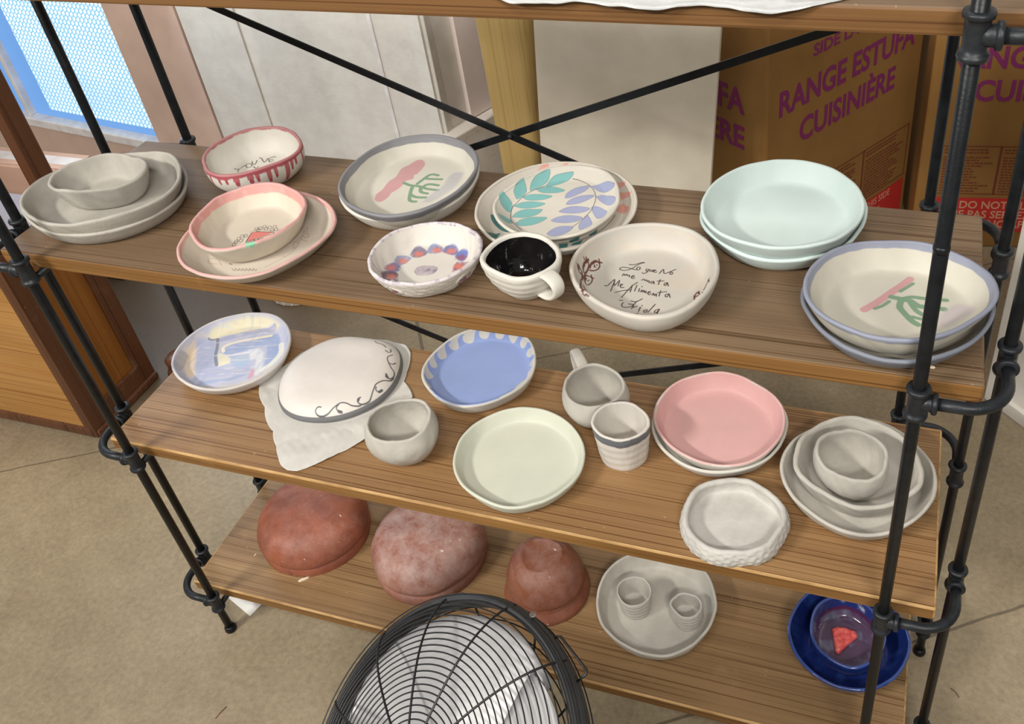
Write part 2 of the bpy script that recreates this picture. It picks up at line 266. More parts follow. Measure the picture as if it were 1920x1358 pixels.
# painted marks on the dishes: (kind, colour, width mm, opacity, points in 0.1 mm from the dish centre)
PAINT = {
 'r1': [
  ('s',(80,74,74),1.7,1.0,[(-484,25),(-405,30),(-380,155)]),
  ('s',(80,74,74),1.7,1.0,[(-405,30),(-369,-45)]),
  ('s',(80,74,74),1.7,1.0,[(-355,147),(-359,205),(-301,206),(-248,164),(-249,113),(-302,104),(-355,147)]),
  ('s',(80,74,74),1.7,1.0,[(-328,280),(-264,212),(-220,211),(-263,326)]),
  ('s',(80,74,74),1.7,1.0,[(-263,405),(-201,383)]),
  ('s',(80,74,74),1.7,1.0,[(-196,368),(-97,293),(-117,408)]),
  ('s',(80,74,74),1.7,1.0,[(-95,404),(-16,313),(27,363)]),
  ('s',(80,74,74),1.7,1.0,[(-95,404),(-61,455),(-6,473)]),
  ('s',(80,74,74),1.7,1.0,[(-54,363),(-10,397)]),
  ('s',(80,74,74),1.7,1.0,[(-201,140),(-134,100),(-120,156)]),
 ],
 'p1': [
  ('s',(150,122,112),0.9,0.8,[(365,-480),(487,-270),(547,-113),(538,94),(422,444)]),
  ('s',(150,122,112),0.9,0.8,[(-552,-467),(-482,-548),(-329,-533)]),
  ('s',(150,122,112),0.9,0.8,[(-417,-439),(-263,-561)]),
  ('s',(150,122,112),0.9,0.8,[(-562,-439),(-421,-434)]),
  ('s',(150,122,112),0.9,0.8,[(538,94),(449,138),(516,0),(537,64)]),
  ('s',(150,122,112),0.9,0.8,[(498,239),(452,231),(485,145),(515,196)]),
  ('s',(150,122,112),0.9,0.8,[(422,444),(434,492),(477,406),(439,400)]),
  ('s',(150,122,112),0.9,0.8,[(456,356),(549,340),(581,254),(490,284)]),
  ('s',(150,122,112),0.9,0.8,[(506,210),(633,171)]),
  ('s',(150,122,112),0.9,0.8,[(552,7),(515,-30)]),
  ('s',(150,122,112),0.9,0.8,[(526,-205),(463,-202)]),
  ('s',(110,90,85),0.8,1.0,[(-85,-588),(-12,-628),(-26,-591)]),
  ('s',(110,90,85),0.8,1.0,[(-35,-578),(38,-618),(24,-581)]),
  ('s',(110,90,85),0.8,1.0,[(15,-569),(88,-609),(74,-572)]),
  ('s',(110,90,85),0.8,1.0,[(65,-559),(137,-600),(124,-562)]),
  ('s',(110,90,85),0.8,1.0,[(115,-550),(187,-590),(174,-553)]),
  ('s',(110,90,85),0.8,1.0,[(165,-540),(237,-581),(224,-544)]),
  ('s',(110,90,85),0.8,1.0,[(215,-531),(286,-571),(273,-534)]),
  ('s',(110,85,75),1.4,1.0,[(-189,-498),(-140,-509)]),
 ],
 'p2': [
  ('p',(205,120,112),1.0,1.0,[(12,-207),(-26,-45),(14,18),(263,53),(193,-61),(113,-128),(77,-196)]),
  ('p',(120,90,85),1,0.6,[(21,-251),(21,-206),(86,-148),(193,-61),(544,-566),(123,-233)]),
  ('s',(75,60,60),1.2,1.0,[(27,-244),(-26,-45),(14,18),(263,53),(300,29),(197,-67)]),
  ('s',(75,60,60),1.2,1.0,[(509,-601),(95,-146)]),
  ('s',(75,60,60),1.2,1.0,[(555,-567),(150,-121)]),
  ('s',(95,85,85),0.9,1.0,[(-122,-347),(-149,-291),(-112,-284),(-81,-333),(-122,-347)]),
  ('s',(95,85,85),0.9,1.0,[(-138,-274),(-165,-218),(-127,-211),(-97,-260),(-138,-274)]),
  ('s',(95,85,85),0.9,1.0,[(-139,-213),(-166,-157),(-128,-150),(-98,-200),(-139,-213)]),
  ('s',(95,85,85),0.9,1.0,[(-130,-150),(-157,-93),(-120,-87),(-89,-137),(-130,-150)]),
  ('s',(95,85,85),0.9,1.0,[(-128,-302),(-155,-247),(-118,-240),(-87,-289),(-128,-302)]),
  ('s',(95,85,85),0.9,1.0,[(-82,-249),(-109,-192),(-72,-186),(-42,-235),(-82,-249)]),
  ('s',(95,85,85),0.9,1.0,[(-84,-126),(-111,-69),(-73,-63),(-43,-113),(-84,-126)]),
  ('s',(95,85,85),0.9,1.0,[(-25,49),(-52,107),(-14,114),(16,62),(-25,49)]),
  ('s',(95,85,85),0.9,1.0,[(18,79),(-9,137),(29,144),(59,92),(18,79)]),
  ('s',(95,85,85),0.9,1.0,[(65,118),(38,177),(76,184),(106,132),(65,118)]),
  ('s',(95,85,85),0.9,1.0,[(149,118),(123,176),(161,183),(190,131),(149,118)]),
  ('s',(95,85,85),0.9,1.0,[(215,145),(189,204),(227,210),(256,159),(215,145)]),
  ('s',(95,85,85),0.9,1.0,[(270,92),(245,150),(282,157),(312,106),(270,92)]),
  ('s',(95,85,85),0.9,1.0,[(18,32),(-9,90),(29,96),(59,45),(18,32)]),
  ('s',(95,85,85),0.9,1.0,[(112,80),(85,138),(123,144),(153,93),(112,80)]),
  ('s',(95,85,85),0.9,1.0,[(233,54),(207,112),(245,119),(274,68),(233,54)]),
  ('s',(95,85,85),0.6,1.0,[(-116,-367),(-43,-263),(-82,-86)]),
  ('s',(95,85,85),0.7,1.0,[(-74,-7),(57,79),(300,91),(334,151)]),
 ],
 'd1': [
  ('p',(190,145,146),1.2,1.0,[(-439,-372),(-480,-244),(-453,-102),(-463,129),(-417,255),(-440,493),(-381,600),(-315,754),(-227,780),(-134,689),(-113,545),(-124,397),(-154,345),(-123,255),(-206,171),(-202,54),(-224,-64),(-269,-163),(-263,-252),(-284,-368),(-349,-423)]),
  ('s',(118,146,119),5.6,1.0,[(-209,123),(-75,75),(63,75),(208,30),(401,21)]),
  ('s',(118,146,119),5.6,1.0,[(6,135),(44,282),(78,382),(129,421),(217,404)]),
  ('s',(118,146,119),5.6,1.0,[(82,288),(215,298),(319,310)]),
  ('s',(118,146,119),5.6,1.0,[(137,64),(158,132),(229,155),(343,144)]),
  ('s',(118,146,119),5.6,1.0,[(-32,59),(3,-73),(80,-273),(145,-322),(203,-316)]),
  ('s',(118,146,119),5.6,1.0,[(42,-156),(148,-206),(303,-193)]),
  ('s',(118,146,119),5.6,1.0,[(109,36),(165,-64),(279,-90)]),
  ('p',(170,168,172),5,0.75,[(307,-312),(341,-107),(419,156),(396,409),(453,524),(576,526),(614,349),(611,119),(537,-96),(430,-291)]),
 ],
 'd3': [
  ('s',(190,145,146),9.5,1.0,[(-323,-91),(-195,64),(-50,277),(52,423),(141,566)]),
  ('s',(118,146,119),4.5,1.0,[(-211,-49),(-131,17),(-64,111)]),
  ('s',(118,146,119),4.5,1.0,[(45,317),(114,403),(178,489)]),
  ('s',(118,146,119),7.5,1.0,[(-45,196),(65,177),(175,158),(249,92),(321,86),(533,85)]),
  ('s',(118,146,119),6,1.0,[(89,191),(183,237),(316,236),(548,251)]),
  ('s',(118,146,119),7.5,1.0,[(66,157),(55,34),(114,-73),(202,-191),(263,-236)]),
  ('s',(118,146,119),5,1.0,[(199,-115),(294,-134)]),
  ('s',(118,146,119),6.5,1.0,[(164,135),(229,9),(302,-55)]),
  ('p',(180,170,172),6,0.8,[(470,-213),(479,-78),(591,140),(707,208),(820,147),(840,48),(709,-56),(574,-212)]),
 ],
 'l1': [
  ('p',(208,150,138),0.5,1.0,[(-608,869),(-553,938),(-456,1000),(-449,968),(-523,921)]),
  ('p',(208,150,138),0.5,1.0,[(-305,1025),(-238,1051),(-176,1067),(-181,1051)]),
  ('p',(208,150,138),0.5,1.0,[(617,795),(806,706),(796,669),(689,681)]),
  ('p',(208,150,138),0.5,1.0,[(718,626),(950,503),(927,451),(794,480)]),
  ('p',(208,150,138),0.5,1.0,[(767,308),(837,404),(985,238),(1001,135),(844,189),(794,218)]),
  ('p',(62,112,110),0.5,1.0,[(-924,-193),(-889,-178),(-741,-331),(-518,-498),(-591,-524),(-743,-428),(-867,-298)]),
  ('p',(62,112,110),0.5,1.0,[(-721,-790),(-709,-629),(-617,-564),(-614,-669),(-557,-932)]),
  ('p',(62,112,110),0.5,1.0,[(371,-573),(484,-430),(493,-540),(410,-609)]),
  ('p',(62,112,110),0.5,1.0,[(591,-390),(674,-229),(679,-330),(614,-419)]),
  ('p',(62,112,110),0.5,1.0,[(258,-670),(376,-626),(476,-1003),(299,-750)]),
  ('p',(62,112,110),0.5,1.0,[(439,-615),(549,-508),(546,-619),(432,-671)]),
  ('s',(70,60,60),1.2,1.0,[(254,-660),(425,-574),(586,-457),(722,-255),(790,-38),(808,127)]),
 ],
 'l3': [
  ('p',(118,172,170),0.5,1.0,[(-893,28),(-894,82),(-822,55),(-750,26),(-686,-36),(-643,-189),(-673,-217),(-747,-192),(-814,-132)]),
  ('s',(70,105,108),0.7,0.75,[(-893,28),(-894,82),(-822,55),(-750,26),(-686,-36),(-643,-189),(-673,-217),(-747,-192),(-814,-132),(-893,28)]),
  ('p',(118,172,170),0.5,1.0,[(-670,98),(-720,152),(-745,213),(-739,323),(-700,452),(-683,451),(-635,382),(-606,309),(-623,199)]),
  ('s',(70,105,108),0.7,0.75,[(-670,98),(-720,152),(-745,213),(-739,323),(-700,452),(-683,451),(-635,382),(-606,309),(-623,199),(-670,98)]),
  ('p',(118,172,170),0.5,1.0,[(-566,353),(-583,454),(-557,599),(-462,706),(-397,749),(-380,714),(-390,611),(-449,505),(-524,393)]),
  ('s',(70,105,108),0.7,0.75,[(-566,353),(-583,454),(-557,599),(-462,706),(-397,749),(-380,714),(-390,611),(-449,505),(-524,393),(-566,353)]),
  ('p',(118,172,170),0.5,1.0,[(-390,520),(-353,652),(-264,742),(-70,816),(-65,766),(-122,687),(-219,589),(-336,512)]),
  ('s',(70,105,108),0.7,0.75,[(-390,520),(-353,652),(-264,742),(-70,816),(-65,766),(-122,687),(-219,589),(-336,512),(-390,520)]),
  ('p',(118,172,170),0.5,1.0,[(-485,404),(-425,477),(-336,512),(-219,507),(-75,456),(-147,384),(-277,347),(-392,347)]),
  ('s',(70,105,108),0.7,0.75,[(-485,404),(-425,477),(-336,512),(-219,507),(-75,456),(-147,384),(-277,347),(-392,347),(-485,404)]),
  ('p',(118,172,170),0.5,1.0,[(-622,177),(-534,266),(-401,295),(-287,295),(-201,275),(-276,188),(-399,136),(-524,126)]),
  ('s',(70,105,108),0.7,0.75,[(-622,177),(-534,266),(-401,295),(-287,295),(-201,275),(-276,188),(-399,136),(-524,126),(-622,177)]),
  ('p',(118,172,170),0.5,1.0,[(-652,-58),(-591,41),(-469,95),(-329,99),(-236,78),(-304,-6),(-409,-64),(-543,-83)]),
  ('s',(70,105,108),0.7,0.75,[(-652,-58),(-591,41),(-469,95),(-329,99),(-236,78),(-304,-6),(-409,-64),(-543,-83),(-652,-58)]),
  ('p',(118,172,170),0.5,1.0,[(-578,-318),(-557,-193),(-464,-105),(-318,-80),(-224,-69),(-251,-187),(-355,-280),(-495,-316)]),
  ('s',(70,105,108),0.7,0.75,[(-578,-318),(-557,-193),(-464,-105),(-318,-80),(-224,-69),(-251,-187),(-355,-280),(-495,-316),(-578,-318)]),
  ('p',(118,172,170),0.5,1.0,[(-472,-461),(-436,-360),(-326,-282),(-198,-252),(-90,-247),(-134,-352),(-235,-450),(-381,-500)]),
  ('s',(70,105,108),0.7,0.75,[(-472,-461),(-436,-360),(-326,-282),(-198,-252),(-90,-247),(-134,-352),(-235,-450),(-381,-500),(-472,-461)]),
  ('p',(118,172,170),0.5,1.0,[(-730,-417),(-667,-390),(-575,-394),(-518,-466),(-556,-527),(-638,-514)]),
  ('s',(70,105,108),0.7,0.75,[(-730,-417),(-667,-390),(-575,-394),(-518,-466),(-556,-527),(-638,-514),(-730,-417)]),
  ('p',(150,156,186),0.5,1.0,[(-5,264),(-19,385),(48,521),(150,600),(242,626),(226,500),(140,374),(48,272)]),
  ('s',(96,100,132),0.7,0.75,[(-5,264),(-19,385),(48,521),(150,600),(242,626),(226,500),(140,374),(48,272),(-5,264)]),
  ('p',(150,156,186),0.5,1.0,[(57,116),(77,228),(156,327),(277,385),(385,397),(338,285),(236,171),(116,114)]),
  ('s',(96,100,132),0.7,0.75,[(57,116),(77,228),(156,327),(277,385),(385,397),(338,285),(236,171),(116,114),(57,116)]),
  ('p',(150,156,186),0.5,1.0,[(20,-81),(68,10),(169,80),(303,93),(427,72),(381,-19),(264,-79),(105,-97)]),
  ('s',(96,100,132),0.7,0.75,[(20,-81),(68,10),(169,80),(303,93),(427,72),(381,-19),(264,-79),(105,-97),(20,-81)]),
  ('p',(150,156,186),0.5,1.0,[(-15,-308),(38,-218),(152,-152),(283,-136),(394,-163),(351,-255),(235,-314),(78,-333)]),
  ('s',(96,100,132),0.7,0.75,[(-15,-308),(38,-218),(152,-152),(283,-136),(394,-163),(351,-255),(235,-314),(78,-333),(-15,-308)]),
  ('p',(150,156,186),0.5,1.0,[(38,-616),(64,-521),(139,-429),(249,-394),(339,-401),(307,-523),(210,-627),(96,-647)]),
  ('s',(96,100,132),0.7,0.75,[(38,-616),(64,-521),(139,-429),(249,-394),(339,-401),(307,-523),(210,-627),(96,-647),(38,-616)]),
  ('p',(150,156,186),0.5,1.0,[(273,619),(362,653),(510,651),(648,539),(632,478),(529,477),(404,515)]),
  ('s',(96,100,132),0.7,0.75,[(273,619),(362,653),(510,651),(648,539),(632,478),(529,477),(404,515),(273,619)]),
  ('p',(150,156,186),0.5,1.0,[(421,371),(505,418),(658,336),(758,222),(753,120),(631,186),(507,276)]),
  ('s',(96,100,132),0.7,0.75,[(421,371),(505,418),(658,336),(758,222),(753,120),(631,186),(507,276),(421,371)]),
  ('p',(150,156,186),0.5,1.0,[(439,98),(496,135),(607,87),(699,-7),(671,-118),(599,-147),(508,-33)]),
  ('s',(96,100,132),0.7,0.75,[(439,98),(496,135),(607,87),(699,-7),(671,-118),(599,-147),(508,-33),(439,98)]),
  ('p',(150,156,186),0.5,1.0,[(445,-89),(519,-192),(570,-289),(525,-376),(447,-444),(401,-327),(417,-210)]),
  ('s',(96,100,132),0.7,0.75,[(445,-89),(519,-192),(570,-289),(525,-376),(447,-444),(401,-327),(417,-210),(445,-89)]),
  ('s',(85,75,85),1.1,1.0,[(-403,518),(-479,429),(-556,325),(-616,179),(-644,28),(-659,-96),(-629,-234),(-565,-390),(-469,-486),(-332,-590)]),
  ('s',(85,75,85),1.1,1.0,[(-50,735),(67,726),(221,647),(340,518),(419,358),(450,194),(455,6),(415,-164),(369,-309),(330,-396)]),
 ],
 'f1': [
  ('p',(85,65,85),2.2,0.9,[(-522,-282),(-529,-187),(-453,-146),(-351,-186),(-304,-267),(-279,-344),(-376,-330),(-227,-653),(-464,-368)]),
  ('p',(205,118,100),5.5,0.85,[(-452,-322),(-466,-235),(-413,-203),(-347,-232),(-343,-298),(-400,-323)]),
  ('p',(110,105,150),2.2,0.9,[(-550,-162),(-559,-53),(-502,28),(-392,-26),(-360,-127),(-409,-151),(-500,-170)]),
  ('p',(205,118,100),5.5,0.85,[(-545,-147),(-552,-67),(-506,-24),(-440,-52),(-437,-119),(-494,-144)]),
  ('p',(135,145,175),2.2,0.9,[(-528,49),(-523,153),(-443,197),(-327,173),(-329,95),(-369,9),(-437,-19)]),
  ('p',(205,118,100),5.5,0.85,[(-474,44),(-474,115),(-417,144),(-349,113),(-345,45),(-407,24)]),
  ('p',(110,105,130),2.2,0.9,[(-376,228),(-385,356),(-340,419),(-264,404),(-166,330),(-166,266),(-233,191),(-312,184)]),
  ('p',(205,118,100),5.5,0.85,[(-330,230),(-329,302),(-270,330),(-202,298),(-199,229),(-262,208)]),
  ('p',(125,135,170),2.2,0.9,[(-185,326),(-187,463),(-123,507),(-13,467),(42,392),(-22,333),(-114,308)]),
  ('p',(205,118,100),5.5,0.85,[(-121,356),(-120,429),(-59,455),(7,424),(9,354),(-54,333)]),
  ('p',(90,100,150),2.2,0.9,[(43,369),(30,487),(122,523),(208,487),(252,405),(225,331),(139,339)]),
  ('p',(205,118,100),5.5,0.85,[(84,370),(86,442),(149,465),(214,435),(213,368),(151,347)]),
  ('p',(80,100,170),2.2,0.9,[(244,311),(252,405),(304,459),(400,410),(419,356),(414,248),(364,224)]),
  ('p',(140,80,98),5.5,0.85,[(280,264),(283,337),(344,360),(411,325),(408,262),(346,242)]),
  ('p',(140,85,100),2.2,0.9,[(360,-21),(322,139),(333,203),(486,223),(459,148),(410,34)]),
  ('p',(205,118,100),5.5,0.85,[(327,73),(330,144),(389,170),(453,138),(652,-254),(392,52)]),
  ('p',(170,158,165),0.6,0.9,[(-144,-101),(-144,-10),(-72,31),(40,52),(120,32),(138,-48),(100,-115),(8,-152),(-81,-157)]),
  ('s',(125,110,125),0.8,1.0,[(-144,-101),(-144,-10),(-72,31),(40,52),(120,32),(138,-48),(100,-115),(8,-152),(-81,-157),(-144,-101)]),
 ],
 'b1': [
  ('s',(58,42,38),1.45,1.0,[(-331,394),(-292,390),(-240,419),(-186,460),(-148,464),(-186,441),(-232,390),(-272,320),(-324,272),(-385,257),(-428,280),(-403,319),(-319,319),(-220,296)]),
  ('s',(58,42,38),1.45,1.0,[(-216,331),(-202,361),(-177,354),(-176,316),(-197,300),(-214,316),(-216,331)]),
  ('s',(58,42,38),1.45,1.0,[(-57,338),(-87,336),(-90,307),(-65,299),(-56,333),(-69,273),(-97,245),(-125,253)]),
  ('s',(58,42,38),1.45,1.0,[(-39,336),(-38,308),(-18,302),(-10,336),(2,304)]),
  ('s',(58,42,38),1.45,1.0,[(13,317),(32,336),(13,340),(8,312),(31,292),(53,306)]),
  ('s',(58,42,38),1.45,1.0,[(91,279),(122,372),(158,292),(273,401)]),
  ('s',(58,42,38),1.45,1.0,[(220,309),(233,336),(255,321),(247,290),(227,294),(220,309)]),
  ('s',(58,42,38),1.45,1.0,[(-354,149),(-347,188),(-323,159),(-312,189),(-288,160),(-273,178),(-257,141)]),
  ('s',(58,42,38),1.45,1.0,[(-235,147),(-202,163),(-220,178),(-235,147),(-215,119),(-188,132)]),
  ('s',(58,42,38),1.45,1.0,[(-91,106),(-67,133),(-48,105),(-30,125),(-15,93),(3,113),(13,74)]),
  ('s',(58,42,38),1.45,1.0,[(61,111),(35,100),(36,75),(59,74),(65,108),(81,65)]),
  ('s',(58,42,38),1.45,1.0,[(135,162),(135,61)]),
  ('s',(58,42,38),1.45,1.0,[(104,125),(186,144)]),
  ('s',(58,42,38),1.45,1.0,[(235,121),(210,103),(206,71),(230,61),(237,114),(263,56)]),
  ('s',(58,42,38),1.45,1.0,[(-515,-81),(-479,-78),(-426,56),(-410,-176)]),
  ('s',(58,42,38),1.45,1.0,[(-426,56),(-395,-63),(-362,50),(-350,-62)]),
  ('s',(58,42,38),1.45,1.0,[(-318,-54),(-301,-23),(-322,-18),(-323,-55),(-297,-87),(-270,-72)]),
  ('s',(58,42,38),1.45,1.0,[(-129,54),(-182,-41),(-243,-269)]),
  ('s',(58,42,38),1.45,1.0,[(-178,-14),(-166,-146)]),
  ('s',(58,42,38),1.45,1.0,[(-346,-189),(-259,-137),(-173,-104)]),
  ('s',(58,42,38),1.45,1.0,[(-120,-3),(-119,-119)]),
  ('s',(58,42,38),1.45,1.0,[(-72,-61),(-66,-123)]),
  ('s',(58,42,38),1.45,1.0,[(-55,-16),(-48,-22)]),
  ('s',(58,42,38),1.45,1.0,[(-40,-122),(-36,-81),(-17,-117),(-8,-83),(7,-123),(17,-93),(30,-130)]),
  ('s',(58,42,38),1.45,1.0,[(55,-127),(76,-99),(58,-95),(50,-128),(74,-153),(94,-131)]),
  ('s',(58,42,38),1.45,1.0,[(114,-156),(121,-114),(142,-158),(156,-121),(169,-167)]),
  ('s',(58,42,38),1.45,1.0,[(195,-51),(200,-157)]),
  ('s',(58,42,38),1.45,1.0,[(167,-96),(268,-55)]),
  ('s',(58,42,38),1.45,1.0,[(310,-89),(275,-110),(276,-146),(300,-152),(311,-98),(338,-155)]),
  ('s',(58,42,38),1.45,1.0,[(-252,-324),(-214,-322)]),
  ('s',(58,42,38),1.45,1.0,[(-111,-310),(-47,-315),(16,-246)]),
  ('s',(58,42,38),1.45,1.0,[(-39,-305),(-75,-408),(-147,-443),(-190,-431),(-202,-389),(-191,-361)]),
  ('s',(58,42,38),1.45,1.0,[(-122,-373),(-56,-373)]),
  ('s',(58,42,38),1.45,1.0,[(-65,-452),(-53,-395),(-51,-424),(-11,-395)]),
  ('s',(58,42,38),1.45,1.0,[(34,-403),(32,-486)]),
  ('s',(58,42,38),1.45,1.0,[(42,-367),(48,-373)]),
  ('s',(58,42,38),1.45,1.0,[(130,-436),(98,-446),(93,-477),(118,-484),(130,-444)]),
  ('s',(58,42,38),1.45,1.0,[(194,-320),(146,-479)]),
  ('s',(58,42,38),1.45,1.0,[(265,-395),(227,-425),(222,-460),(247,-467),(267,-397),(258,-482)]),
  ('s',(58,42,38),1.45,1.0,[(139,-908),(32,-517)]),
  ('s',(90,42,34),1.7,1.0,[(-828,106),(-827,46),(-800,3),(-789,95),(-794,173),(-814,173),(-831,119),(-829,55)]),
  ('s',(90,42,34),1.7,1.0,[(-844,156),(-825,157)]),
  ('s',(90,42,34),1.7,1.0,[(-829,196),(-821,168)]),
  ('s',(90,42,34),1.7,1.0,[(-808,213),(-816,172)]),
  ('s',(90,42,34),1.7,1.0,[(-777,147),(-773,217),(-738,291),(-701,296),(-686,242),(-709,180),(-771,116)]),
  ('s',(90,42,34),1.7,1.0,[(-772,211),(-737,288),(-702,300)]),
  ('s',(90,42,34),1.7,1.0,[(-715,334),(-698,309)]),
  ('s',(90,42,34),1.7,1.0,[(-674,327),(-702,313)]),
  ('s',(90,42,34),1.7,1.0,[(-745,231),(-743,228)]),
  ('s',(90,42,34),1.7,1.0,[(-721,257),(-719,255)]),
  ('s',(90,42,34),1.7,1.0,[(-741,209),(-730,218)]),
  ('s',(90,42,34),1.7,1.0,[(-851,-57),(-831,-94),(-809,-72),(-779,-150)]),
  ('s',(90,42,34),1.7,1.0,[(-860,-50),(-845,-30)]),
  ('s',(90,42,34),1.7,1.0,[(-854,-14),(-846,-50)]),
  ('s',(90,42,34),1.7,1.0,[(-843,-35),(-823,-22),(-802,-76)]),
  ('s',(90,42,34),1.7,1.0,[(-781,-161),(-789,-34),(-764,22),(-714,24),(-695,-54),(-715,-137),(-740,-143),(-763,-103),(-768,-38)]),
  ('s',(90,42,34),1.7,1.0,[(-738,66),(-720,26)]),
  ('s',(90,42,34),1.7,1.0,[(-689,28),(-717,16)]),
  ('s',(90,42,34),1.7,1.0,[(-744,-62),(-742,-64)]),
  ('s',(90,42,34),1.7,1.0,[(-734,-39),(-732,-44)]),
  ('s',(90,42,34),1.7,1.0,[(-783,-185),(-663,-501),(-577,-604),(-685,-291)]),
  ('s',(90,42,34),1.7,1.0,[(-685,-472),(-607,-614),(-530,-711)]),
  ('s',(90,42,34),1.7,1.0,[(-685,-291),(-739,-232)]),
  ('s',(90,42,34),1.7,1.0,[(-544,-671),(-494,-701)]),
  ('s',(90,42,34),1.7,1.0,[(-797,10),(-767,-100)]),
  ('s',(90,42,34),1.7,1.0,[(761,147),(748,131),(732,99),(713,27)]),
  ('s',(90,42,34),1.7,1.0,[(744,150),(770,82)]),
  ('s',(90,42,34),1.7,1.0,[(630,-125),(628,-45),(667,-17),(795,-390)]),
  ('s',(90,42,34),1.7,1.0,[(659,18),(657,-25)]),
  ('s',(90,42,34),1.7,1.0,[(629,-99),(665,-62)]),
  ('s',(90,42,34),1.7,1.0,[(617,-72),(732,-513)]),
 ],
 'w1': [
  ('p',(190,192,212),1,1.0,[(-866,-628),(-972,-472),(-1076,-213),(-1096,71),(-1019,342),(-859,596),(-640,803),(-349,958),(-66,1030),(203,1021),(458,931),(689,772),(876,541),(992,321),(1064,77),(844,44),(748,-189),(617,-409),(419,-594),(190,-710),(-79,-790),(-348,-810),(-436,-884),(-670,-778)]),
  ('p',(228,220,190),6,1.0,[(-901,333),(-840,547),(-593,797),(-281,960),(99,1004),(398,915),(385,865),(-126,751),(-626,519),(-717,415)]),
  ('p',(215,205,200),8,0.9,[(-915,-516),(-1039,-234),(-1051,122),(-983,329),(-910,362),(-994,180),(-854,-72),(-497,-591),(-604,-652),(-798,-537)]),
  ('p',(225,205,180),6,1.0,[(-999,-88),(-993,151),(-829,-106),(-497,-591),(-604,-652),(-854,-417)]),
  ('s',(160,160,165),12,0.6,[(-812,-622),(-933,-364),(-983,-213)]),
  ('p',(172,178,208),8,0.8,[(-994,180),(-837,357),(-642,264),(-324,-219),(-206,-293),(288,-90),(429,-295),(-184,-542),(-495,-551)]),
  ('p',(158,172,208),4,1.0,[(-332,61),(-390,234),(-210,396),(249,680),(424,766),(612,522),(807,77),(679,-86),(403,399),(161,328),(-150,79)]),
  ('s',(170,172,205),12,0.9,[(-635,392),(-351,599),(-53,766),(263,876)]),
  ('s',(238,224,200),6,1.0,[(-370,115),(-447,222),(-347,358),(-118,499),(295,709)]),
  ('p',(228,222,195),4,1.0,[(-445,38),(-346,58),(-116,-15),(-57,-143),(-204,-273)]),
  ('p',(220,222,225),4,0.9,[(100,254),(341,324),(580,-8),(687,-260),(601,-317),(385,70),(285,29)]),
  ('p',(168,186,212),6,0.9,[(-141,20),(135,179),(321,-23),(278,-190),(47,-200)]),
  ('s',(222,218,230),5,1.0,[(-238,20),(-22,126),(223,238)]),
  ('s',(118,122,132),6,0.85,[(-704,397),(-569,197),(-449,-24),(-264,-246)]),
  ('s',(120,118,118),4,0.8,[(-861,350),(-803,351),(-711,406)]),
  ('p',(210,160,175),3,1.0,[(536,-427),(465,-209),(522,-178),(610,-353),(574,-437)]),
  ('s',(150,168,205),10,0.6,[(-380,-791),(-98,-658),(149,-566),(441,-312)]),
  ('s',(230,228,215),10,0.9,[(642,525),(767,307),(759,29),(668,-186)]),
 ],
 'e1': [
  ('p',(140,158,205),0.5,1.0,[(-402,-912),(-554,-789),(-609,-758),(-659,-642),(-714,-546),(-763,-541),(-812,-529),(-874,-445),(-875,-417),(-850,-441),(-827,-439),(-819,-353),(-819,-284),(-844,-248),(-891,-241),(-925,-211),(-943,-143),(-939,-107),(-927,-130),(-898,-143),(-869,-100),(-853,-38),(-871,1),(-904,19),(-918,56),(-909,117),(-887,178),(-895,134),(-885,107),(-853,117),(-822,167),(-797,231),(-803,272),(-830,301),(-841,356),(-832,409),(-803,464),(-781,473),(-804,438),(-803,406),(-773,403),(-728,435),(-687,495),(-680,535),(-702,567),(-707,603),(-683,658),(-641,706),(-625,708),(-645,690),(-647,664),(-628,645),(-585,657),(-507,696),(-475,748),(-468,799),(-452,840),(-422,859),(-392,868),(-394,840),(-372,817),(-314,820),(-251,840),(-215,876),(-202,906),(-109,918),(-102,900),(-73,877),(-11,874),(44,888),(77,916),(91,929),(163,924),(172,894),(220,855),(274,838),(325,851),(370,877),(403,880),(499,852),(438,831),(422,804),(448,765),(502,736),(553,729),(604,739),(682,696),(752,597),(701,625),(621,657),(617,608),(668,547),(760,479),(841,431),(863,411),(884,337),(788,395),(775,355),(799,313),(870,248),(826,243),(807,195),(813,144),(820,39),(717,-208),(674,-658),(494,-843),(305,-943),(96,-997),(-53,-1013),(-227,-976)]),
 ],
 'u1': [
  ('s',(88,86,88),2.0,1.0,[(190,-878),(134,-892),(117,-953),(169,-994),(263,-980),(346,-921),(409,-818),(488,-720),(575,-692),(668,-688),(761,-644),(799,-597)]),
  ('s',(88,86,88),2.0,1.0,[(463,-756),(447,-814),(497,-854),(543,-834)]),
  ('s',(88,86,88),2.0,1.0,[(751,-511),(721,-554),(739,-601),(799,-597),(865,-529),(893,-451),(881,-279),(876,-179),(935,-59),(1024,30),(1035,123)]),
  ('s',(88,86,88),2.0,1.0,[(896,-224),(918,-277),(971,-276),(991,-215)]),
  ('s',(88,86,88),2.0,1.0,[(921,114),(944,46),(1004,55),(1027,142),(996,231),(927,280),(818,384),(756,482),(789,592)]),
  ('s',(88,86,88),2.0,1.0,[(837,365),(900,374),(920,441)]),
  ('s',(88,86,88),2.0,1.0,[(631,637),(699,609),(726,662),(681,714)]),
  ('s',(88,86,88),2.0,1.0,[(309,831),(377,792),(496,779),(591,726)]),
  ('s',(88,86,88),3.2,1.0,[(494,-841),(543,-834)]),
  ('s',(88,86,88),3.2,1.0,[(737,-546),(734,-586)]),
  ('s',(88,86,88),3.2,1.0,[(968,-268),(991,-215)]),
  ('s',(88,86,88),3.2,1.0,[(922,100),(980,49)]),
 ],
}
